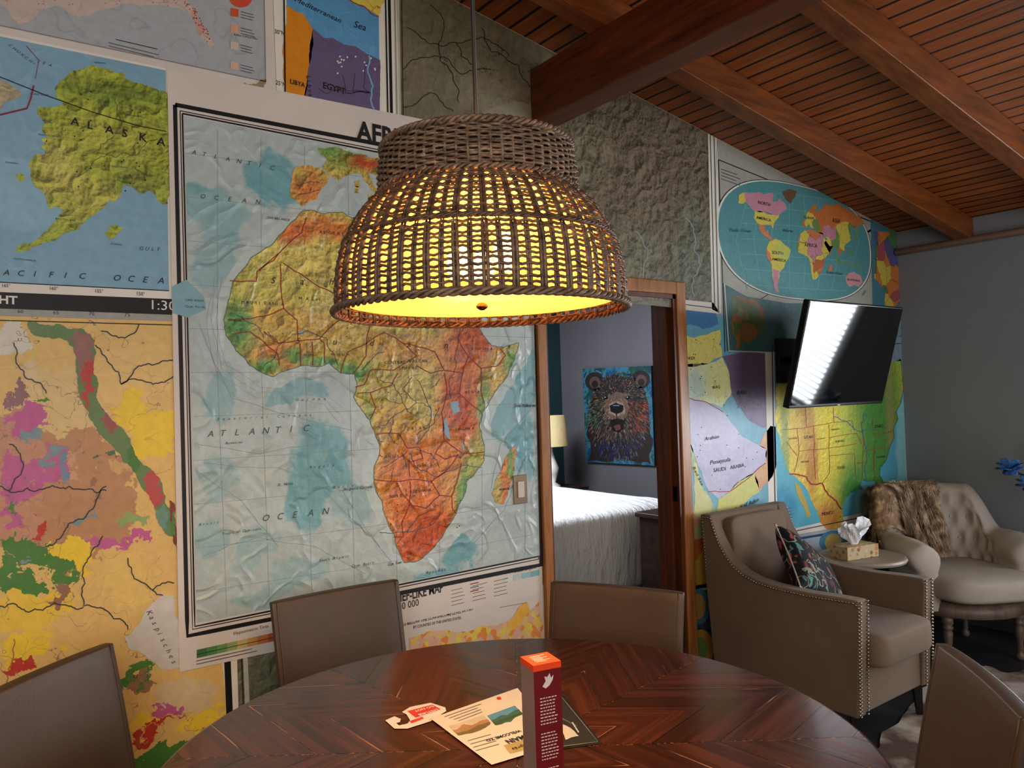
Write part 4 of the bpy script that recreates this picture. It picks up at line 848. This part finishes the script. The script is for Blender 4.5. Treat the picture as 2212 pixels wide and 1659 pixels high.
def make_chair(mid,face,label,first):
    fx,fy=face; rz=math.atan2(-fx,fy)
    o=Vector((mid[0],mid[1],0))-Vector((fx,fy,0))*(-.27); 
    e=empty('dining_chair',o,rz,label,'chair','brown leather dining chairs around the round table')
    if first:
        L=[]
        b=mesh('backrest',bv,bf,m_lea,True,e); bb=b.modifiers.new('b','BEVEL'); bb.width=.004; bb.segments=3; bb.limit_method='ANGLE'; bb.angle_limit=.7; L.append(b)
        for side in(-1,1):
            pts=[Vector(bp(side*.93,k/12,1))+Vector((0,.0002,0)) for k in range(13)]
            L.append(mesh('piping',*tube(pts,.0018,6),m_lea,True,e))
        v,f=sq(.21,.215,.05,.25,.2,48,20,(0,.03,.435)); L.append(mesh('seat',v,f,m_lea,True,e))
        for x in(-.18,.18):
            for y in(-.17,.2):
                v,f=boxd(x-.018,x+.018,y-.018,y+.018,0,.42); q=bevel(mesh('leg',v,f,m_lea,parent=e),.005,2); L.append(q)
        proto['L']=L
    else:
        for q in proto['L']:
            c=q.copy(); c.parent=e; COL.objects.link(c)
    return e
make_chair((.975,2.30),(0,-1),'brown leather dining chair with its back to the Africa map',True)
def nrm(x,y): l_=math.hypot(x,y); return (x/l_,y/l_)
make_chair((1.635,1.733),nrm(-.887,-.46),'brown leather dining chair with its back to the bedroom doorway',False)
make_chair((.16,2.06),nrm(.66,-.75),'brown leather dining chair beside the geological map',False)
make_chair((1.66,.71),nrm(-.69,.72),'brown leather dining chair beside the cowhide rug',False)
# ================================================================= TABLE ITEMS
s=Sheet('flyer',tableP,(0,0,1),.001)
s.poly([(1128,1500),(1212,1494),(1301,1606),(1212,1618),(1160,1622)],(34,34,34),0)
s.poly([(1136,1504),(1208,1499),(1292,1602),(1214,1612),(1166,1616)],(46,46,44),1)
s.poly([(1205,1560),(1232,1572),(1250,1590),(1222,1598)],(186,180,166),2,.05); s.line([(1214,1552),(1246,1568)],3,(90,90,90),2)
s.line([(1236,1560),(1250,1582)],3,(170,170,170),3)
s.line([(1136,1504),(1208,1499),(1292,1602),(1214,1612)],1.5,(120,120,116),2)
s.done('black laminated menu card lying on the dining table','flyer')
s=Sheet('flyer',tableP,(0,0,1),.003)
s.poly([(930,1552),(1118,1486),(1214,1606),(1062,1652)],plain((200,190,176),.2,.03,20,nm='laminate'),0)
s.poly([(970,1568),(1044,1544),(1060,1562),(990,1588)],(178,166,150),1.5)
s.poly([(978,1577),(1002,1564),(1022,1566),(1052,1553),(1060,1562),(990,1588)],(150,118,84),1.8,.1); s.poly([(986,1584),(1020,1574),(1058,1559),(1060,1562),(990,1588)],(110,92,60),2,.1)
s.poly([(1052,1546),(1112,1524),(1130,1542),(1070,1566)],(84,134,160),1); s.poly([(1060,1555),(1080,1546),(1098,1544),(1121,1532),(1130,1542),(1070,1566)],(64,96,84),1.6,.1); s.poly([(1066,1561),(1126,1538),(1130,1542),(1070,1566)],(60,84,50),2)
s.poly([(1088,1610),(1130,1598),(1146,1616),(1102,1628)],(160,142,96),1)
s.text('WELCOME TO',(1122,1576),(1048,1598),(50,45,45),3,1.2,0,.02); s.text('MAIN',(1128,1588),(1090,1599),(50,45,45),3,1.5,0,.02)
s.text('Après',(1136,1606),(1104,1616),(50,40,30),3,1.2,.2)
for k in range(4): s.greek(960+k*10,1548+k*3,1040+k*8,1520+k*3,1,4,(120,110,110),2,1.2)
for k in range(4): s.line([(1010+k*6,1600+k*7),(1060+k*6,1586+k*7)],1.2,(120,110,110),2)
s.ell(1078,1508,5,3,(190,44,34),2)
s.done('laminated white welcome flyer with small photos lying on the table','flyer')
s=Sheet('door_hanger',tableP,(0,0,1),.0015)
s.poly([(832,1556),(852,1547),(866,1553),(864,1560),(856,1562),(862,1567),(880,1563),(886,1556),(878,1543),(868,1538),(886,1527),(930,1518),(962,1528),(964,1536),(930,1558),(880,1574),(852,1574)],(196,190,182),0,0)
s.poly([(880,1536),(934,1522),(952,1532),(898,1550)],(190,60,50),1); s.poly([(884,1558),(912,1548),(916,1552),(890,1562)],(190,60,50),1)
s.text('DO NOT',(934,1524),(894,1535),WH,3,1.2,0,.02); s.text('DISTURB',(944,1531),(902,1543),WH,3,1.2,0,.02)
s.done('white and red do-not-disturb door hanger on the table','door hanger')
bp0=CAM+fh*1.29+R0*((1168-1106-20)/F*1.29); 
e=empty('packaging_box',(bp0.x,bp0.y,.7605),-a+math.radians(24),'tall narrow red cardboard box with orange top and white text','box')
bh=.252; hw=.0250
m_red=plain((112,24,22),.4,.05,nm='box_red'); m_or=plain((226,78,34),.4,.04,nm='box_orange'); m_side=plain((150,128,122),.3,.1,12,nm='box_silver')
v,f=boxd(-hw,hw,-hw,hw,0,bh)
ob=mesh('carton',v,f,[m_red,m_or,m_side],parent=e,mi=[0,0,0,0,0,0])
for pz in ob.data.polygons:
    if pz.normal.z>.9: pz.material_index=1
    if pz.normal.x<-.9: pz.material_index=2
V=[];Fa=[]
def q4(x0,x1,z0,z1,y=-hw-.0004):
    o=len(V); V.extend([(x0,y,z0),(x1,y,z0),(x1,y,z1),(x0,y,z1)]); Fa.append((o,o+1,o+2,o+3))
for i in range(34):
    z=bh-.056-i*.0052
    if z<.01 or i in(9,10,20,21): continue
    x=-.015
    while x<.012:
        w_=random.uniform(.0025,.006); q4(x,min(x+w_,.016),z,z+.0018); x+=w_+.0014
lg=[(-.010,bh-.036),(-.004,bh-.040),(.003,bh-.036),(.009,bh-.028),(.011,bh-.020),(.006,bh-.024),(.004,bh-.016),(-.001,bh-.022),(-.006,bh-.020),(-.004,bh-.028)]
o=len(V); V.extend([(x,-hw-.0004,z) for x,z in lg]); Fa.append(tuple(range(o,o+len(lg))))
mesh('printed_text',V,Fa,plain((206,190,184),.5,nm='print_white'),parent=e)
v,f=boxd(-hw-.0003,hw+.0003,-hw-.0003,hw+.0003,bh-.010,bh+.0003); mesh('lid_band',v,f,m_or,parent=e)
V=[];Fa=[]
for i in range(6):
    o=len(V); y=-.014+i*.0055; V.extend([(-.014,y,bh+.0006),(.004+.01*(i%2),y,bh+.0006),(.004+.01*(i%2),y+.0022,bh+.0006),(-.014,y+.0022,bh+.0006)]); Fa.append((o,o+1,o+2,o+3))
mesh('lid_text',V,Fa,plain((206,190,184),.5,nm='print_white'),parent=e)
# ================================================================= ARMCHAIR (nailhead)
t=NT('taupe_fabric'); o=t.obj(); n1=t.noise(o,400,2); n2=t.noise(o,6,4); t.bump(n1,.5,.002)
m_tau=t.fin(t.mix(n2,lin((102,84,67)),lin((122,102,83))),.8); m_tau.node_tree.nodes['Principled BSDF'].inputs['Sheen Weight'].default_value=.12
m_leg=plain((22,18,18),.35,nm='black_leg'); m_nail=plain((160,148,134),.25,.05,metal=.9,nm='nail_nickel')
e=empty('armchair',(3.155,2.03,0),0,'taupe fabric armchair with scooped arms and nailhead trim','armchair')
ap=[(.405,.868),(.39,.60),(.35,.14),(-.35,.14),(-.375,.58)]
top=[(-.37,.607),(-.30,.607),(-.15,.600),(0,.602),(.10,.612),(.17,.632),(.225,.664),(.27,.710),(.30,.755),(.32,.80),(.335,.84),(.345,.870)]
NP=[]
for sx in(-1,1):
    x0,x1=(sx*.295,sx*.228); x0,x1=min(x0,x1),max(x0,x1)
    arm=mesh('arm',*extr(ap+top,x0,x1),m_tau,parent=e); bevel(arm,.008,3)
    xo=sx*.297
    path=[(xo,y,z) for y,z in [(-.362,.16),(-.385+.012,.58),(-.355,.596)]+[(y,z-.014) for y,z in top[1:]]+[(.39,.856),(.376,.6)]]
    NP+=along(path,.0145)
    for xx in (sx*.287,sx*.236): NP+=along([(xx,-.362,.15),(xx,-.377,.60)],.0145)
bk=[(.30,.40),(.33,.6),(.342,.80),(.346,.868),(.405,.868),(.39,.6),(.35,.14),(.26,.14)]
bevel(mesh('backrest',*extr(bk,-.235,.235),m_tau,parent=e),.008,3)
v,f=sq(.212,.045,.21,.2,.2,40,24); M=Matrix.Rotation(math.radians(-7),3,'X')
mesh('back_cushion',[M@Vector(q)+Vector((0,.308,.64)) for q in v],f,m_tau,True,e)
NP+=along([(-.17,.325,.60),(-.17,.290,.81),(.17,.290,.81),(.17,.325,.6)],.0145)
studset('nailhead',NP,.0052,m_nail,e)
bevel(mesh('seat_base',*boxd(-.232,.232,-.34,.33,.14,.34),m_tau,parent=e),.01,3)
v,f=sq(.224,.37,.075,.3,.22,56,20,(0,-.055,.39)); mesh('seat_cushion',v,f,m_tau,True,e)
for x in(-.25,.25):
    for y in(-.31,.30): mesh('leg',*tube([(x,y,.145),(x,y+(.03 if y>0 else -.01),.0)],[.026,.015],4),m_leg,False,e)
# pillow
t=NT('floral_black'); o=t.obj(); q=t.vm('ADD',o,t.vm('MULTIPLY',t.noise(o,12,3,.5,True),(.05,.05,.05)))
v1=t.n('ShaderNodeTexVoronoi'); t.l(q,v1.inputs['Vector']); v1.inputs['Scale'].default_value=13
sp=t.n('ShaderNodeSeparateColor'); t.l(v1.outputs['Color'],sp.inputs[0])
pc=t.ramp(sp.outputs[0],[(0,(160,80,76)),(.3,(90,132,128)),(.5,(176,166,146)),(.65,(120,60,64)),(.85,(80,104,96))],True)
mk=t.mr(v1.outputs['Distance'],.36,.42,1,0); w_=t.n('ShaderNodeTexWave'); t.l(q,w_.inputs['Vector']); w_.inputs['Scale'].default_value=9; w_.inputs['Distortion'].default_value=6
mk2=t.math('MULTIPLY',mk,t.mr(w_.outputs['Fac'],.35,.5)); vin=t.mr(t.math('ABSOLUTE',t.math('SUBTRACT',t.noise(o,9,2),.5)),.008,.014,1,0)
m_flo=t.fin(t.mix(vin,t.mix(mk2,lin((22,22,28)),pc),lin((140,140,120))),.8)
N=26; V=[];Fa=[]
for sd in(1,-1):
    for j in range(N+1):
        for i in range(N+1):
            u,w_=-1+2*i/N,-1+2*j/N; th=.062*((1-u**4)*(1-w_**4))**.55
            k=1-.07*(1-abs(w_)**2)*abs(u)**3; k2=1-.07*(1-abs(u)**2)*abs(w_)**3
            V.append((.19*u*k,sd*th,.19*w_*k2))
n=(N+1)**2
for j in range(N):
    for i in range(N):
        q=j*(N+1)+i; Fa.append((q,q+1,q+N+2,q+N+1)); Fa.append((n+q,n+q+N+1,n+q+N+2,n+q+1))
pl=mesh('throw_pillow',V,Fa,m_flo,True); pl.location=(3.16,2.05,.60); pl.rotation_euler=(math.radians(-46),math.radians(36),math.radians(-8))
thing(pl,'black cushion with coral and teal flowers on the taupe armchair','cushion')
edge=[]
for k in range(N): edge.append(V[k])
for k in range(N): edge.append(V[k*(N+1)+N])
for k in range(N,0,-1): edge.append(V[N*(N+1)+k])
for k in range(N,0,-1): edge.append(V[k*(N+1)])
mesh('piping',*tube(edge,.0035,6,True),plain((190,180,166),.7,nm='piping_cream'),True,pl)
# ================================================================= SIDE TABLE + TISSUES
m_cream=plain((150,138,124),.45,.06,10,nm='cream_paint')
e=empty('side_table',(3.77,2.16,0),0,'small round cream side table between the armchairs','side table')
mesh('table_top',*lathe([(.195,.555),(.21,.56),(.215,.57),(.21,.58),(.20,.583)],64),m_cream,False,e)
mesh('pedestal',*lathe([(.13,.0),(.13,.02),(.05,.05),(.025,.12),(.035,.3),(.025,.45),(.06,.53),(.12,.556)],32),m_cream,True,e)
t=NT('tissue_floral'); o=t.obj(); v1=t.n('ShaderNodeTexVoronoi'); t.l(o,v1.inputs['Vector']); v1.inputs['Scale'].default_value=34
sp=t.n('ShaderNodeSeparateColor'); t.l(v1.outputs['Color'],sp.inputs[0]); pc=t.ramp(sp.outputs[0],[(0,(176,118,72)),(.4,(136,128,84)),(.7,(190,172,142)),(.85,(130,90,62))],True)
m_tis=t.fin(t.mix(t.mr(v1.outputs['Distance'],.3,.4,1,0),lin((176,158,124)),pc),.6)
e=empty('tissue_box',(3.70,2.155,.5835),math.radians(-12),'floral cardboard tissue box on the round side table','tissue box')
box('carton',-.108,.108,-.055,.055,0,.066,m_tis,.003,e)
V=[];Fa=[]; NA,NB=28,9
for j in range(NB):
    for i in range(NA):
        th=2*math.pi*i/NA; k=j/(NB-1); r=(.018+.055*k)*(1+.35*math.sin(3*th+j*.3)*k+.2*math.sin(7*th+j)*k)
        V.append((r*math.cos(th)*1.1,r*math.sin(th)*.7,.064+.092*k*(1+.3*math.sin(2*th+1)+.18*math.sin(5*th))))
for j in range(NB-1):
    for i in range(NA): l_=(i+1)%NA; Fa.append((j*NA+i,j*NA+l_,(j+1)*NA+l_,(j+1)*NA+i))
mesh('tissue',V,Fa,plain((226,228,232),.9,nm='tissue_white'),False,e)
# ================================================================= CREAM TUFTED CHAIR
t=NT('cream_linen'); o=t.obj(); n1=t.noise(o,300,2); t.bump(n1,.4,.002); m_cl=t.fin(t.mix(t.noise(o,5,4),lin((152,142,133)),lin((178,168,156))),.85)
m_gw=wood('grey_wood',(74,62,54),(120,104,90),(6,6,1),.5)
rz=-math.atan2(.5,.87); CH=Vector((4.40,1.985,0))
e=empty('tufted_chair',CH,rz,'cream linen tufted barrel chair on turned wooden legs','armchair')
RR=.27; AL=.2; TOT=AL*2+math.pi*RR
def path(u):
    s_=(u+1)/2*TOT
    if s_<AL: return Vector((-RR,-AL+s_,0)),Vector((-1,0,0))
    if s_>TOT-AL: return Vector((RR,-(s_-(TOT-AL)),0)),Vector((1,0,0))
    th=(s_-AL)/RR; d=Vector((-math.cos(th),math.sin(th),0)); return d*RR,d
def hgt(u):
    k=min(max((abs(u)-.34)/.26,0),1); k=k*k*(3-2*k); return .868*(1-k)+.64*k-.02*max(0,(abs(u)-.8)/.2)
NU=120
V=[];Fa=[]
def shell_pt(u,k):
    p0,d=path(u); h=hgt(u); endk=min(1,(1-abs(u))/.09); am=min(max((abs(u)-.5)/.2,0),1); cap=.062+.012*am
    th=(.055+.006*am)*(.4+.6*math.sqrt(max(0,1-(1-endk)**2)))
    if k<.42: z=.28+(h-cap-.28)*(k/.42); off=-th
    elif k<.58: w=(k-.42)/.16*math.pi; z=h-cap+cap*math.sin(w); off=-th*math.cos(w)
    else: z=.28+(h-cap-.28)*(1-(k-.58)/.42); off=th
    if z>h-.15:
        b=math.sin(min(1,(z-(h-.15))/.15)*math.pi)*.022*(.4+am); off+=math.copysign(b,off) if abs(off)>1e-6 else 0
    if .12<k<.42 and abs(u)<.75:
        gu=u*8; gz=(z-.45)/.115; r0=round(gz); c=round(gu-.5*(r0%2))+.5*(r0%2); dd=((gu-c)**2+(gz-r0)**2)
        off+=.030*math.exp(-dd*8)*min(1,(.75-abs(u))/.1)
    lean=.2*max(0,z-.42)
    q=p0+d*(off+lean); q.z=z; return q
NK=60
for i in range(NU+1):
    for k in range(NK+1): V.append(shell_pt(-1+2*i/NU,k/NK))
for i in range(NU):
    for k in range(NK): q=i*(NK+1)+k; Fa.append((q,q+1,q+NK+2,q+NK+1))
Fa.append(tuple(range(NK+1))[::-1]); Fa.append(tuple(NU*(NK+1)+k for k in range(NK+1)))
mesh('backrest',V,Fa,m_cl,True,e)
bt=[]
for r0 in range(0,4):
    for c in range(-8,9):
        gu=c+.5*(r0%2); u=gu/8; z=.45+r0*.115
        if abs(u)>.68 or z>hgt(u)-.09: continue
        k=.42*(z-.28)/(hgt(u)-.062-.28); q=shell_pt(u,min(k,.419)); bt.append(q)
studset('button',bt,.010,m_cl,e)
v,f=sq(.27,.31,.07,.45,.5,56,20,(0,-.07,.40)); mesh('seat_cushion',v,f,m_cl,True,e)
mesh('apron',*lathe([(.30,.25),(.315,.255),(.315,.29),(.30,.32)],56,1,1.02),m_gw,True,e)
v,f=lathe([(.0,.0),(.012,.0),(.022,.012),(.022,.03),(.012,.04),(.016,.05),(.014,.09),(.02,.12),(.024,.17),(.018,.18),(.026,.19),(.026,.2),(.02,.205),(.028,.22),(.028,.26)],16)
for x,y in((-.2,-.2),(.2,-.2),(-.19,.2),(.19,.2)): mesh('leg',[(q[0]+x,q[1]+y,q[2]) for q in v],f,m_gw,True,e)
# fur throw
t=NT('fur'); o=t.obj(); m_fur=t.fin(t.ramp(t.noise(o,16,4),[(.3,(96,76,60)),(.5,(152,126,100)),(.66,(206,184,156))]),.8)
V=[];Fa=[]
U0_,U1_=-.56,.14
nu,nk=30,24
for i in range(nu+1):
    for j in range(nk+1):
        u=U0_+(U1_-U0_)*i/nu; kk=.16+.54*j/nk
        q=shell_pt(u,kk); p0,d=path(u); n_=d*(-.012 if kk<.42 else (.012 if kk>.58 else 0)); q=q+n_+Vector((0,0,.014 if .40<kk<.6 else 0)); V.append(q)
for i in range(nu):
    for j in range(nk): q=i*(nk+1)+j; Fa.append((q,q+1,q+nk+2,q+nk+1))
cl=[(random.uniform(U0_-.03,U1_+.03),random.uniform(.06,.72)) for _ in range(420)]
for cu_,ck in cl:
    if ck<.16 and cu_<-.3: continue
    cs=Vector((random.gauss(0,1),random.gauss(0,1),0)).normalized()*.8; LL=random.uniform(.10,.20)
    for _ in range(28):
        u=cu_+random.gauss(0,.016); kk=min(max(ck+random.gauss(0,.014),.04),.73); q=shell_pt(u,kk); p0,d=path(u)
        out=-d if kk<.5 else d
        if .4<kk<.6: out=(out*.5+Vector((0,0,1))).normalized()
        q=q+out*.01; side=cs+Vector((random.gauss(0,.16),random.gauss(0,.16),random.gauss(0,.1)))
        L=LL*random.uniform(.75,1.) if kk<.55 else .05; w=Vector((0,0,1)).cross(out+side*.3)
        if w.length<.1: w=Vector((1,0,0))
        w=w.normalized()*.0012; o=len(V)
        m1=q+out*(.034)+side*L*.16+Vector((0,0,-L*.22)); m2=q+out*.038+side*L*.34+Vector((0,0,-L*.6)); tip=q+out*.024+side*L*.4+Vector((0,0,-L))
        V+= [q-w,q+w,m1+w,m1-w,m2+w*.8,m2-w*.8,tip]
        Fa+=[(o,o+1,o+2,o+3),(o+3,o+2,o+4,o+5),(o+5,o+4,o+6)]
fo=mesh('fur_throw',V,Fa,m_fur,False); fo.matrix_world=Matrix.Translation(CH)@Matrix.Rotation(rz,4,'Z')
thing(fo,'shaggy brown-grey fur throw draped over the cream chair','throw'); fo['kind']='stuff'
# ================================================================= FLOWER
VP=Vector((4.66,1.28,0))
e=empty('flower_vase',VP,0,'tall dark floor vase holding blue silk flowers','vase')
mesh('vase',*lathe([(.07,0),(.1,.05),(.12,.2),(.09,.42),(.05,.55),(.06,.6)],28),plain((40,44,50),.3,nm='vase_glaze'),True,e)
fpos=[eastP(2182,1014,.36)-VP,eastP(2226,1050,.34)-VP,eastP(2250,980,.3)-VP]
mb=plain((48,92,140),.6,.25,40,nm='petal_blue')
for fp in fpos:
    mesh('flower_stem',*tube([(0,0,.5),fp*.4+Vector((0,0,.5)),fp-Vector((0,0,.01))],.004,6),plain((50,70,40),.6,nm='stem_green'),True,e)
    P_=[]
    for i in range(14):
        th=i*2.4; el=-.3+1.2*(i%4)/3; M=Matrix.Rotation(th,3,'Z')@Matrix.Rotation(-el,3,'Y'); v,f=sq(.040,.030,.004,1,1,14,8,(.036,0,0))
        P_.append(([M@Vector(q)+fp+Vector((0,0,.010*noise.noise(Vector(q)*60))) for q in v],f))
    mesh('petals',*merge(P_),mb,True,e)
# ================================================================= COWHIDE
t=NT('cowhide'); o=t.obj(); nz=t.noise(o,3.2,5,.5); n2=t.noise(o,60,4)
m_cow=t.fin(t.mix(t.mr(n2,.3,.7,0,.25),t.ramp(nz,[(.42,(186,178,168)),(.5,(144,130,116)),(.56,(80,64,54))]),lin((120,110,100))),.9)
hp=[(1885,1640),(1905,1580),(1955,1540),(1990,1486),(2060,1466),(2110,1440),(2190,1452),(2300,1440),(2400,1560),(2380,1760),(2150,1800),(1960,1780),(1900,1700)]
hp=jag(hp,.12,True,12); V=[floorP(x,y,.008) for x,y in hp]; c=sum(V,Vector())/len(V); c.z=0
n=len(V); vs=[v-c for v in V]+[v-c-Vector((0,0,.007)) for v in V]
ob=mesh('cowhide_rug',vs,[tuple(range(n)),tuple(range(2*n-1,n-1,-1))]+[(i,i+n,(i+1)%n+n,(i+1)%n) for i in range(n)],m_cow,loc=c); thing(ob,'brown and white cowhide rug on the dark floor','rug')
# ================================================================= WINDOW
m_wf=plain((205,205,205),.5,nm='window_white')
fr=[boxd(XE-.02,XE+.1,wy0-.05,wy0,wz0-.05,wz1+.05),boxd(XE-.02,XE+.1,wy1,wy1+.05,wz0-.05,wz1+.05),boxd(XE-.02,XE+.1,wy0,wy1,wz0-.05,wz0),boxd(XE-.02,XE+.1,wy0,wy1,wz1,wz1+.05)]
struct(mesh('window_1',*merge(fr),m_wf),'white framed window with horizontal blinds')
P_=[]
z=wz0+.03
while z<wz1-.02:
    P_.append(boxd(XE+.02,XE+.06,wy0+.01,wy1-.01,z,z+.003)); z+=.042
bl=mesh('window_blind',*merge(P_),m_wf); thing(bl,'white horizontal blind in the window','blind')
# ================================================================= LIGHTS
COOL=(.86,.92,1.)
l=light('AREA',(XE+.2,(wy0+wy1)/2,(wz0+wz1)/2),76,COOL,1.2,tgt=(0,(wy0+wy1)/2,(wz0+wz1)/2),sy=1.25); l.name='window_daylight'
l=light('AREA',(-.9,-1.5,1.9),58,(1,.94,.86),2.0,tgt=(1.2,2.5,1.2)); l.name='rear_daylight'
l=light('AREA',(3.2,-1.3,1.3),36,(.95,.975,1.),1.4,tgt=(4.2,2.3,1.4)); l.name='side_daylight'
l=light('AREA',(2.7,4.7,2.35),88,COOL,1.1,tgt=(3.3,4.5,.5)); l.name='bedroom_daylight'
w=bpy.data.worlds.new('world'); C.scene.world=w; w.use_nodes=True; bg=w.node_tree.nodes['Background']; bg.inputs[0].default_value=(.88,.94,1,1); bg.inputs[1].default_value=.2
# ================================================================= CAMERA
cd=bpy.data.cameras.new('camera'); cd.sensor_width=36; cd.lens=36*F/2212; cd.clip_start=.05
co=bpy.data.objects.new('camera',cd); COL.objects.link(co)
M=Matrix((( RC.x,UC.x,-FW.x,0),(RC.y,UC.y,-FW.y,0),(RC.z,UC.z,-FW.z,0),(0,0,0,1))); M.translation=CAM
co.matrix_world=M; C.scene.camera=co
